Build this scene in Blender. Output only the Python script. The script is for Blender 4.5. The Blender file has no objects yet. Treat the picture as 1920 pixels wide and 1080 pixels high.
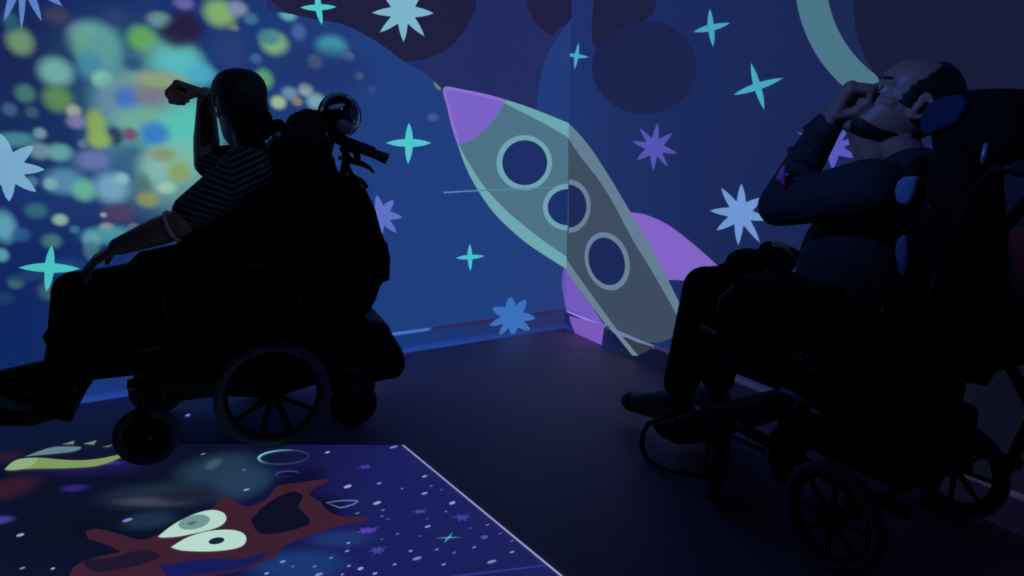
import bpy, bmesh, math, random
import numpy as np
from mathutils import Vector, Matrix
from mathutils.geometry import tessellate_polygon

random.seed(4)
R = math.radians
sc = bpy.context.scene
col = sc.collection

# ---------------------------------------------------------------- camera
PITCH = math.atan(290/1280); F = 1280.0; H = 1.2
SP, CP = math.sin(PITCH), math.cos(PITCH)
cd = bpy.data.cameras.new('camera'); cam = bpy.data.objects.new('camera', cd); col.objects.link(cam)
cd.sensor_width = 36; cd.lens = 36*F/1920; cd.clip_start = .02; cd.clip_end = 60
cam.location = (0, 0, H); cam.rotation_euler = (R(90)-PITCH, 0, 0)
sc.camera = cam

# ---------------------------------------------------------------- exposure, world
sc.view_settings.view_transform = 'Standard'
try: sc.view_settings.look = 'None'
except Exception: pass
sc.view_settings.exposure = 0; sc.view_settings.gamma = 1; sc.view_settings.use_curve_mapping = False
w = bpy.data.worlds.new('world'); sc.world = w; w.use_nodes = True
w.node_tree.nodes['Background'].inputs[0].default_value = (0, 0, 0, 1)
w.node_tree.nodes['Background'].inputs[1].default_value = 0

def spot(name, loc, target, colour, power, size, blend=.6, radius=.04):
    l = bpy.data.lights.new(name, 'SPOT'); l.color = colour; l.energy = power
    l.spot_size = R(size); l.spot_blend = blend; l.shadow_soft_size = radius
    o = bpy.data.objects.new(name, l); col.objects.link(o); o.location = loc
    o.rotation_euler = (Vector(target)-Vector(loc)).to_track_quat('-Z', 'Y').to_euler()
    return o
# light of the ceiling projectors that throw the pictures on the two walls and the floor
spot('projector_light', (0.35, 1.0, 2.55), (-1.35, 3.3, 1.5), (.28, .55, 1.0), 15, 52)
spot('projector_light', (-1.0, .75, 2.5), (1.15, 2.15, 1.62), (.11, .26, 1.0), 95, 42)

# ---------------------------------------------------------------- helpers
def ray(x, y):
    v = y-540
    return Vector((x-960, F*CP-v*SP, -(F*SP+v*CP)))
def lin(c):
    return tuple(((v/255+.055)/1.055)**2.4 if v/255 > .04045 else v/255/12.92 for v in c)
def mix(a, b, t): return tuple(a[i]*(1-t)+b[i]*t for i in range(3))

CORNER = Vector((.35, 4.24, 0))
CORNER = Vector((.3415, 4.19, 0))
DL = Vector((-.881, -.474, 0)).normalized(); DR = Vector((.474, -.881, 0)).normalized()
NL = Vector((DL.y*-1, DL.x, 0)); NL = NL if NL.dot(-CORNER) > 0 else -NL      # both normals point into the room
NR = Vector((DR.y, -DR.x, 0)); NR = NR if NR.dot(-CORNER) > 0 else -NR
class Plane:
    def __init__(s, d, n): s.d = d; s.n = n
    def hit(s, x, y, off=0.0):           # image point -> (distance from the corner, height) on the wall
        r = ray(x, y); o = CORNER+s.n*off
        t = (o-Vector((0, 0, H))).dot(s.n)/r.dot(s.n)
        p = Vector((0, 0, H))+r*t-CORNER
        return (p.dot(s.d), p.z)
    def world(s, a, z, off=0.0): return CORNER+s.d*a+s.n*off+Vector((0, 0, z))
WL = Plane(DL, NL); WR = Plane(DR, NR)

MATS = {}
def mat(name, c, rough=.6, metal=0, grain=0, emis=None, strength=1, spec=.5, coat=0, scale=60, bump=0):
    if name in MATS: return MATS[name]
    m = bpy.data.materials.new(name); m.use_nodes = True; nt = m.node_tree; b = nt.nodes['Principled BSDF']
    b.inputs['Base Color'].default_value = (*lin(c), 1); b.inputs['Roughness'].default_value = rough
    b.inputs['Metallic'].default_value = metal; b.inputs['Specular IOR Level'].default_value = spec
    b.inputs['Coat Weight'].default_value = coat
    if grain or bump:
        tc = nt.nodes.new('ShaderNodeTexCoord'); nz = nt.nodes.new('ShaderNodeTexNoise'); nz.inputs['Scale'].default_value = scale
        nz.inputs['Detail'].default_value = 4
        nt.links.new(tc.outputs['Object'], nz.inputs['Vector'])
        if grain:
            mx = nt.nodes.new('ShaderNodeMix'); mx.data_type = 'RGBA'
            mx.inputs[6].default_value = (*[v*(1-grain) for v in lin(c)], 1); mx.inputs[7].default_value = (*[min(1, v*(1+grain)) for v in lin(c)], 1)
            nt.links.new(nz.outputs['Fac'], mx.inputs[0]); nt.links.new(mx.outputs[2], b.inputs['Base Color'])
        if bump:
            bp = nt.nodes.new('ShaderNodeBump'); bp.inputs['Strength'].default_value = bump; bp.inputs['Distance'].default_value = .004
            nt.links.new(nz.outputs['Fac'], bp.inputs['Height']); nt.links.new(bp.outputs['Normal'], b.inputs['Normal'])
    MATS[name] = m; return m
def picture_material(name, rough, base):
    """a surface showing the projected picture: its colours are kept per vertex"""
    m = bpy.data.materials.new(name); m.use_nodes = True; nt = m.node_tree; b = nt.nodes['Principled BSDF']
    a = nt.nodes.new('ShaderNodeAttribute'); a.attribute_name = 'picture'
    b.inputs['Base Color'].default_value = (base, base, base, 1); b.inputs['Roughness'].default_value = rough
    b.inputs['Specular IOR Level'].default_value = .3
    nt.links.new(a.outputs['Color'], b.inputs['Emission Color']); b.inputs['Emission Strength'].default_value = 1
    return m
PIC = picture_material('projected_picture', .75, .03)
PICF = picture_material('projected_picture_floor', .5, .04)

def tag(o, label=None, cat=None, group=None, kind=None):
    if label: o['label'] = label
    if cat: o['category'] = cat
    if group: o['group'] = group
    if kind: o['kind'] = kind
    return o
def empty(name, loc=(0, 0, 0), rz=0):
    o = bpy.data.objects.new(name, None); col.objects.link(o); o.location = loc; o.rotation_euler = (0, 0, rz)
    o.empty_display_size = .05
    return o
def raw(name, verts, faces, m, parent=None, colours=None, smooth=False):
    me = bpy.data.meshes.new(name); me.from_pydata([tuple(v) for v in verts], [], faces); me.update()
    if colours is not None:
        at = me.color_attributes.new('picture', 'FLOAT_COLOR', 'POINT')
        arr = np.ones((len(verts), 4), dtype=np.float32); arr[:, :3] = np.array(colours, dtype=np.float32)
        at.data.foreach_set('color', arr.ravel())
    me.materials.append(m)
    if smooth: me.polygons.foreach_set('use_smooth', [True]*len(me.polygons))
    o = bpy.data.objects.new(name, me); col.objects.link(o); o.parent = parent
    return o

# ---------------------------------------------------------------- the picture on the walls
BLOBS_PX = [(70,120,120,110,(25,38,84)),(250,150,150,120,(40,76,114)),(120,330,150,110,(26,52,108)),(300,300,110,110,(70,110,130)),(40,250,90,80,(22,45,92)),(300,235,120,130,(88,150,155)),(330,330,80,60,(100,150,150)),(190,330,80,50,(44,84,130)),
(38,78,27,26,(112,148,112)),(105,135,34,28,(115,175,168)),(47,175,20,18,(70,120,115)),(108,185,29,26,(90,140,82)),(160,62,32,22,(105,125,155)),
(180,78,50,38,(95,165,155)),(175,95,34,28,(100,155,125)),(195,110,34,46,(88,152,155)),(168,122,26,28,(68,135,165)),(268,73,30,26,(98,168,92)),(300,38,25,16,(105,145,150)),
(193,150,21,17,(128,205,165)),(325,105,50,34,(100,165,155)),(338,125,52,36,(85,185,190)),(378,140,30,20,(75,165,195)),(330,65,30,26,(38,30,66)),(350,50,34,30,(36,28,60)),
(220,190,45,50,(100,140,160)),(262,158,48,30,(105,150,150)),(240,185,26,24,(58,108,190)),(305,180,55,45,(118,115,132)),(300,150,50,16,(140,160,120)),
(270,228,60,30,(110,170,150)),(355,250,62,66,(85,195,180)),(330,300,60,40,(120,180,165)),(290,250,30,23,(48,118,195)),(243,252,17,13,(112,65,108)),(215,255,16,20,(30,45,80)),
(180,232,20,28,(135,168,85)),(186,262,24,18,(138,172,90)),(138,208,15,13,(155,165,150)),(143,228,19,14,(122,122,168)),(75,250,13,11,(112,150,172)),
(30,262,42,15,(72,132,150)),(75,283,22,16,(108,142,162)),(112,286,25,17,(98,165,165)),(176,300,38,20,(100,115,172)),(250,300,40,30,(52,95,130)),(120,340,38,25,(85,140,172)),
(158,356,24,21,(102,180,150)),(210,352,34,30,(118,165,195)),(228,335,15,12,(130,185,188)),(300,312,42,34,(130,180,172)),(336,322,24,22,(132,158,95)),
(305,290,28,15,(128,148,112)),(268,350,16,26,(80,110,105)),(312,352,20,12,(155,195,172)),(278,374,22,15,(132,145,92)),(222,400,34,18,(78,60,100)),(200,428,14,11,(165,150,125)),(194,403,6,5,(140,160,190)),
(113,412,15,11,(140,185,160)),(68,395,22,15,(50,105,120)),(97,452,20,14,(66,115,118)),(8,425,24,30,(92,162,182)),(3,478,14,13,(92,162,182)),(205,440,50,18,(70,150,165)),
(172,450,17,18,(98,158,172)),(172,470,16,20,(65,110,130)),(30,530,16,12,(60,105,100)),(93,545,22,18,(60,95,110)),(55,518,40,10,(30,60,110)),
(412,25,31,27,(132,178,110)),(445,16,20,15,(122,142,168)),(345,6,20,13,(102,98,168)),(438,52,10,7,(120,130,110)),(108,30,26,18,(60,62,88)),
(515,82,26,22,(128,180,125)),(505,70,22,16,(60,130,140)),(540,25,17,15,(102,172,180)),(495,148,18,20,(98,155,120)),(430,95,38,40,(38,60,115)),(560,60,14,16,(70,100,160)),
(622,90,30,24,(68,152,172)),(591,117,15,13,(172,190,150)),(652,106,13,9,(90,120,170)),
(522,192,15,13,(160,190,150)),(543,175,16,13,(100,145,172)),(573,168,14,13,(150,170,172)),(592,190,18,16,(122,168,178)),(557,190,11,9,(128,125,108)),
(673,142,9,8,(92,122,155)),(827,156,12,12,(128,178,108)),(697,168,8,7,(52,75,132)),(812,220,11,8,(66,92,142)),(1007,4,9,8,(80,80,120)),(610,130,90,40,(30,50,108)),
(95,345,14,12,(120,170,180)),(60,340,12,10,(70,120,150)),(20,40,16,18,(40,90,120)),(18,205,15,13,(60,95,130)),(250,120,18,14,(45,80,120)),(215,30,22,16,(40,62,112)),(470,35,14,12,(60,110,150)),(480,110,12,10,(60,100,140)),
(140,430,10,8,(60,110,150)),(250,425,12,8,(90,110,130)),(40,440,18,14,(40,90,140)),(120,500,40,16,(28,66,118)),(10,560,16,12,(28,60,100)),(60,210,14,12,(50,90,110)),(155,270,10,9,(90,120,140))]
BL = []
for x, y, rx, ry, c in BLOBS_PX:
    a, z = WL.hit(x, y); a1, _ = WL.hit(x-rx, y); _, z1 = WL.hit(x, y-ry)
    BL.append((a, z, abs(a1-a), abs(z1-z), lin(c)))
def left_base(a, z):
    """blue sky of the picture on the left wall, a, z arrays in metres"""
    t = np.clip((a-1.2)/1.6, 0, 1)[..., None]; s = np.clip((z-.2)/1.9, 0, 1)[..., None]
    near = np.array(lin((31, 61, 124))); far_up = np.array(lin((20, 33, 84))); far_low = np.array(lin((14, 40, 98)))
    far = far_up*s+far_low*(1-s)
    c = near*(1-t)+far*t
    k = np.clip((.45-a)/.45, 0, 1)[..., None]*.35
    c = c*(1-k)+np.array(lin((38, 52, 112)))*k
    return c
def blob_cover(a, z, c):
    cov = np.zeros(a.shape)
    for (ba, bz, ra, rz, bc) in BL:
        d = np.sqrt(((a-ba)/ra)**2+((z-bz)/rz)**2)
        t = np.clip((1.4-d)/.98, 0, 1); al = t*t*(3-2*t)*.9
        c = c*(1-al[..., None])+np.array(bc)*al[..., None]
        cov = np.maximum(cov, al)
    return c, cov
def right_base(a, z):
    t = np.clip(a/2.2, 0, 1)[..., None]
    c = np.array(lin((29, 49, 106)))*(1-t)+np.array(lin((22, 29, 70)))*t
    q = (np.clip((a-1.95)/.45, 0, 1)*np.clip((1.12-z)/.2, 0, 1))[..., None]      # shade low at the far right, put into the picture's colour
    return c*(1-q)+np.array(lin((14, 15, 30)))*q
def floor_mat():
    m = mat('grey_vinyl_floor', (184, 146, 170), .5, grain=.10, scale=9, spec=.3); return m

def grid(name, pl, a0, a1, z0, z1, step, off, fn, m):
    na, nz = max(2, int((a1-a0)/step)), max(2, int((z1-z0)/step))
    A, Z = np.meshgrid(np.linspace(a0, a1, na+1), np.linspace(z0, z1, nz+1))
    C = fn(A, Z).reshape(-1, 3)
    V = [pl.world(a, z, off) for a, z in zip(A.ravel(), Z.ravel())]
    Fc = [(j*(na+1)+i, j*(na+1)+i+1, (j+1)*(na+1)+i+1, (j+1)*(na+1)+i) for j in range(nz) for i in range(na)]
    return raw(name, V, Fc, m, colours=C)
LEN_L, LEN_R, TOP = 5.2, 5.6, 2.7
wl = grid('wall_left', WL, 0, LEN_L, 0, TOP, .05, 0, left_base, PIC); tag(wl, kind='structure')
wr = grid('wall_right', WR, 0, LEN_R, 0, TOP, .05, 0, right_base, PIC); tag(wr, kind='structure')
# light spots: only the cells the blurred dots cover, 1 mm proud of the wall
def light_spots():
    step = .007; a0, a1, z0, z1 = 0.0, 3.3, .13, 2.6
    na, nz = int((a1-a0)/step), int((z1-z0)/step)
    A, Z = np.meshgrid(np.linspace(a0, a1, na+1), np.linspace(z0, z1, nz+1))
    C, cov = blob_cover(A, Z, left_base(A, Z))
    keep = cov > .004
    cell = keep[:-1, :-1] | keep[1:, :-1] | keep[:-1, 1:] | keep[1:, 1:]
    js, is_ = np.nonzero(cell)
    W = na+1
    quads = np.stack([js*W+is_, js*W+is_+1, (js+1)*W+is_+1, (js+1)*W+is_], 1)
    used, inv = np.unique(quads, return_inverse=True); quads = inv.reshape(-1, 4)
    Af, Zf = A.ravel()[used], Z.ravel()[used]
    base = CORNER+NL*.001
    V = np.stack([base.x+DL.x*Af, base.y+DL.y*Af, Zf], 1)
    o = raw('light_spots', V.tolist(), quads.tolist(), PIC, colours=C.reshape(-1, 3)[used])
    tag(o, 'blurred green, teal and yellow dots of projected light on left wall', 'light spots', kind='stuff')
light_spots()

fl = raw('floor', [(-7, -2.5, 0), (5, -2.5, 0), (5, 6, 0), (-7, 6, 0)], [(0, 1, 2, 3)], floor_mat()); tag(fl, kind='structure')
Lc = CORNER+DL*LEN_L; Rc = CORNER+DR*LEN_R; Bc = Lc+DR*LEN_R
up = Vector((0, 0, TOP)); dark = mat('dark_paint', (46, 46, 54), .8, grain=.05)
cl = raw('ceiling', [CORNER+up, Lc+up, Bc+up, Rc+up], [(0, 1, 2, 3)], dark); tag(cl, kind='structure')
for nm, a, b in (('wall_back', Lc, Bc), ('wall_front', Bc, Rc)):
    tag(raw(nm, [a, b, b+up, a+up], [(0, 1, 2, 3)], dark), kind='structure')

# baseboards: coved strip with a rounded top ledge
def baseboard(name, pl, length, fn_front, fn_ledge, fn_foot):
    prof = [(.0004, .118), (.010, .1165), (.016, .112), (.016, .1), (.016, .035), (.020, .014), (.032, .0)]
    kinds = ['l', 'l', 'l', 'f', 'f', 'b', 'b']
    n = 140; V, C = [], []
    for i in range(n+1):
        a = .016+(length-.016)*i/n
        for (o, z), k in zip(prof, kinds):
            V.append(pl.world(a, z, o)); C.append(lin({'l': fn_ledge, 'f': fn_front, 'b': fn_foot}[k](a)))
    m_ = len(prof)
    Fc = [(i*m_+j, (i+1)*m_+j, (i+1)*m_+j+1, i*m_+j+1) for i in range(n) for j in range(m_-1)]
    return tag(raw(name, V, Fc, PIC, colours=C), kind='structure')
baseboard('baseboard_left', WL, LEN_L,
          lambda a: mix((40, 46, 100), (24, 54, 118), min(1, a/.8)),
          lambda a: (52, 34, 74) if a < .93 else (66, 118, 205),  # highlight along the lit ledge is put into its colour
          lambda a: mix((36, 52, 118), (32, 66, 150), min(1, a/.8)))
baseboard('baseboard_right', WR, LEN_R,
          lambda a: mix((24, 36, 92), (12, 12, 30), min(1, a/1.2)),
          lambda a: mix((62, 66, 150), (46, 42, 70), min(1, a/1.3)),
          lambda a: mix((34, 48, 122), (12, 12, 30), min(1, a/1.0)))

# ---- flat shapes of the picture
def smooth_px(pts, n=5):
    """open Catmull-Rom through the points"""
    out = []
    P = [pts[0]]+list(pts)+[pts[-1]]
    for i in range(1, len(P)-2):
        p0, p1, p2, p3 = P[i-1], P[i], P[i+1], P[i+2]
        for k in range(n):
            t = k/n
            out.append(tuple(.5*((2*p1[j])+(-p0[j]+p2[j])*t+(2*p0[j]-5*p1[j]+4*p2[j]-p3[j])*t*t+(-p0[j]+3*p1[j]-3*p2[j]+p3[j])*t**3) for j in (0, 1)))
    out.append(tuple(pts[-1])); return out
def shape(name, pl, px, c, off, parent=None, colour_fn=None):
    uv = [(a, max(z, .002)) for a, z in (pl.hit(x, y, off) for x, y in px)]
    tri = tessellate_polygon([[Vector((a, z, 0)) for a, z in uv]])
    V = [pl.world(a, z, off) for a, z in uv]
    if colour_fn: C = [colour_fn(a, z) for a, z in uv]
    else: C = [lin(c)]*len(V)
    return raw(name, V, [tuple(t) for t in tri], PIC, parent=parent, colours=C)
def resample(pts, n):
    L = [0]
    for a, b in zip(pts, pts[1:]): L.append(L[-1]+math.hypot(b[0]-a[0], b[1]-a[1]))
    out = []
    for i in range(n):
        d = L[-1]*i/(n-1); k = max(j for j in range(len(L)) if L[j] <= d+1e-9); k = min(k, len(L)-2); t = (d-L[k])/max(1e-9, L[k+1]-L[k])
        out.append((pts[k][0]+(pts[k+1][0]-pts[k][0])*t, pts[k][1]+(pts[k+1][1]-pts[k][1])*t))
    return out
def ring_shape(name, pl, outer, inner, c, off, parent=None, closed=True):
    if len(outer) != len(inner): k = max(len(outer), len(inner)); outer, inner = resample(outer, k), resample(inner, k)
    n = len(outer); uv = [pl.hit(x, y, off) for x, y in outer+inner]
    V = [pl.world(a, z, off) for a, z in uv]
    Fc = [(i, (i+1) % n, n+(i+1) % n, n+i) for i in range(n if closed else n-1)]
    return raw(name, V, Fc, PIC, parent=parent, colours=[lin(c)]*len(V))
def circ(cx, cy, rx, ry, n=64, rot=0, a0=0, a1=360):
    out = []
    for i in range(n):
        t = R(a0+(a1-a0)*i/(n if a1-a0 == 360 else n-1)); x, y = rx*math.cos(t), ry*math.sin(t)
        out.append((cx+x*math.cos(R(rot))-y*math.sin(R(rot)), cy+x*math.sin(R(rot))+y*math.cos(R(rot))))
    return out
def star(pl, c0, tips, c, inner, label, off=.004, bulge=.42, wid=.5, group=None):
    """star of slender leaf-shaped points; tips listed round the centre"""
    tips = sorted(tips, key=lambda p: math.atan2(p[1]-c0[1], p[0]-c0[0]))
    n = len(tips); pts = []
    if n == 8: inner *= 1.16; bulge *= .6
    else: inner *= 1.05; bulge *= .8
    for i in range(n):
        a, b = tips[i], tips[(i+1) % n]
        ta = math.atan2(a[1]-c0[1], a[0]-c0[0]); tb = math.atan2(b[1]-c0[1], b[0]-c0[0])
        if tb <= ta: tb += 2*math.pi
        tm = (ta+tb)/2; v = (c0[0]+inner*math.cos(tm), c0[1]+inner*math.sin(tm))
        pts.append(a)
        for t in (.33, .66):
            x, y = a[0]+(v[0]-a[0])*t, a[1]+(v[1]-a[1])*t
            nx, ny = math.cos(tm), math.sin(tm); k = inner*wid*math.sin(math.pi*t)*bulge
            pts.append((x+nx*k, y+ny*k))
        pts.append(v)
        for t in (.66, .33):
            x, y = b[0]+(v[0]-b[0])*t, b[1]+(v[1]-b[1])*t
            nx, ny = math.cos(tm), math.sin(tm); k = inner*wid*math.sin(math.pi*t)*bulge
            pts.append((x+nx*k, y+ny*k))
    # centre fan with a ring half way, so that the dots of light tint the star
    uv = [pl.hit(*c0, off)]+[pl.hit(c0[0]+(x-c0[0])*f, c0[1]+(y-c0[1])*f, off) for f in (.35, .7, 1) for x, y in pts]
    m_ = len(pts); V = [pl.world(a, z, off) for a, z in uv]
    Fc = [(0, 1+i, 1+(i+1) % m_) for i in range(m_)]
    for k in (0, 1): Fc += [(1+k*m_+i, 1+(k+1)*m_+i, 1+(k+1)*m_+(i+1) % m_, 1+k*m_+(i+1) % m_) for i in range(m_)]
    C = np.tile(np.array(lin(c)), (len(V), 1))
    if pl is WL:
        A = np.array([p[0] for p in uv]); Z = np.array([p[1] for p in uv])
        _, cov = blob_cover(A, Z, C); bl, _ = blob_cover(A, Z, np.zeros((len(V), 3)))
        C = np.minimum(C*1.0+bl*.35, .6)
    o = raw('projected_star', V, Fc, PIC, colours=C)
    tag(o, label, 'star', group)
    return o

# large dim planets
def disc(name, pl, px, c, label, off=.0016):
    o = shape(name, pl, px, c, off); tag(o, label, 'planet'); return o
disc('projected_planet', WL, smooth_px([(505,-60),(500,12),(545,26),(640,45),(703,76),(760,116),(800,139),(826,165)], 4)+smooth_px([(870,250),(960,260),(1003,240),(1007,190),(1014,145),(1030,95),(1072,33)], 4)+[(1074,-60)],
     (34, 43, 96), 'wide muted indigo planet filling the upper corner of the wall', off=.0016)
disc('projected_planet', WL, smooth_px([(560,-60),(500,-20),(540,24),(640,45),(703,76),(760,116)], 4)+smooth_px([(790,112),(830,97),(862,70),(884,32),(893,0),(893,-60)], 4),
     (30, 29, 62), 'dark plum planet behind the big pale eight-pointed star', off=.0022)
disc('projected_planet', WL, smooth_px([(985,-60),(988,5),(1000,35),(1018,56),(1035,68)], 4)+smooth_px([(1050,50),(1073,30),(1073,-60)], 3)[:-1]+[(1073.5,-60)],
     (31, 29, 66), 'dark plum planet cut off at the top beside the corner', off=.0024)
disc('projected_planet', WR, circ(1208, 126, 98, 88), (27, 33, 74), 'round dark navy planet on the right wall above the purple star', off=.0018)
disc('projected_planet', WR, smooth_px([(1120,-60),(1110,40),(1112,78),(1125,90),(1160,55),(1205,40),(1228,15),(1235,-60)], 5), (28, 30, 64), 'small dusky planet peeping over the round navy planet', off=.0022)
def crescent():
    e = empty('projected_moon', WR.world(1.7, 0, .002)); tag(e, 'huge pale teal crescent moon curving behind the right man', 'moon')
    out = circ(1760, -40, 270, 270, 70, 0, 20, 200); inn = circ(1777, -42, 228, 226, 70, 0, 20, 200)
    ring_shape('crescent', WR, out, inn, (74, 116, 132), .003, None, closed=False)
    o = bpy.data.objects['crescent']; o.parent = e; o.matrix_parent_inverse = Matrix.Translation(-e.location)
    s = shape('inner_sky', WR, circ(1777, -42, 229, 227, 70, 0, 0, 360), (24, 37, 78), .0026); s.parent = e; s.matrix_parent_inverse = Matrix.Translation(-e.location)
    s = shape('dark_face', WR, circ(1802, 18, 201, 203, 70, 0, 0, 360), (21, 24, 47), .0034); s.parent = e; s.matrix_parent_inverse = Matrix.Translation(-e.location)
crescent()

CY = (82, 198, 204)
star(WL, (597,14), [(563,14),(631,13),(592,-28),(604,47)], CY, 8, 'teal four-pointed star cut by the top edge, left of big eight-pointed star', bulge=.5)
star(WL, (767,268), [(723,268),(809,268),(767,230),(765,308)], (80,196,208), 10, 'teal four-pointed star right of the left wheelchair push handle', bulge=.5)
star(WL, (881,482), [(855,484),(909,480),(881,457),(882,508)], (72,190,206), 6, 'small teal four-pointed star left of the lower rocket', bulge=.5)
star(WL, (93,502), [(34,502),(150,504),(97,460),(87,547)], (72,190,186), 12, 'wide teal four-pointed star above the left man\'s knee', bulge=.5)
star(WL, (756,22), [(697,24),(813,25),(757,79),(712,61),(796,68),(715,-18),(793,-22),(752,-38)], (124,180,214), 21, 'big pale blue eight-pointed star at the top of left wall', bulge=.35)
star(WL, (713,404), [(754,407),(706,365),(738,375),(744,437),(712,455),(680,432),(668,400),(682,375)], (92,112,196), 17, 'periwinkle eight-pointed star half hidden behind the backpack', bulge=.4)
star(WL, (662,585), [(704,560),(690,545),(660,540),(625,560),(620,592),(640,620),(665,628),(698,606)], (112,124,206), 17, 'lavender star nearly hidden behind the left wheelchair battery box', bulge=.4)
star(WL, (14,316), [(63,273),(84,318),(68,360),(17,378),(-30,360),(-45,312),(-30,270),(1,250)], (118,165,205), 28, 'large pale star at the left edge among the blurred dots', bulge=.4)
star(WL, (42,-42), [(40,56),(8,40),(-30,-5),(-40,-50),(118,12),(120,-60),(78,40),(40,-130)], (92,128,190), 30, 'pale blue star mostly above the frame in the top left corner', bulge=.5)
star(WR, (1081,105), [(1060,101),(1104,107),(1085,80),(1077,130)], (72,165,196), 5, 'smallest teal four-pointed star, beside the wall corner', bulge=.5)
star(WR, (1333,52), [(1300,60),(1369,43),(1331,16),(1337,88)], (70,160,190), 8, 'teal four-pointed star left of the crescent moon', bulge=.5)
star(WR, (1420,162), [(1375,178),(1469,146),(1408,118),(1433,206)], (70,165,192), 9, 'largest teal four-pointed star on the right wall', bulge=.5)
star(WR, (1227,276), [(1233,230),(1261,249),(1270,288),(1252,313),(1225,320),(1194,300),(1185,265),(1199,240)], (84,82,176), 15, 'purple eight-pointed star below the round navy planet', bulge=.3)
star(WR, (1388,400), [(1390,344),(1352,352),(1331,395),(1343,432),(1384,460),(1425,455),(1440,412),(1428,371)], (110,150,208), 20, 'pale blue eight-pointed star left of the right man\'s elbow', bulge=.4)
star(WR, (1562,275), [(1493,247),(1530,225),(1562,218),(1600,228),(1618,257),(1607,296),(1561,318),(1510,305)], (88,84,184), 17, 'purple star between the right man\'s forearm and chin', bulge=.3)
star(WR, (1925,268), [(1888,262),(1890,276),(1925,225),(1925,310),(1960,262)], (60,62,130), 10, 'purple star cut by the right edge behind the headrest', bulge=.6)
st = [(957,557),(986,562),(923,578),(1004,597),(918,611),(936,628),(961,627),(994,619)]
star(WL, (961,594), st, (58,112,186), 19, 'blue eight-pointed star spilling over the left baseboard', off=.0215, bulge=.5)

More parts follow.
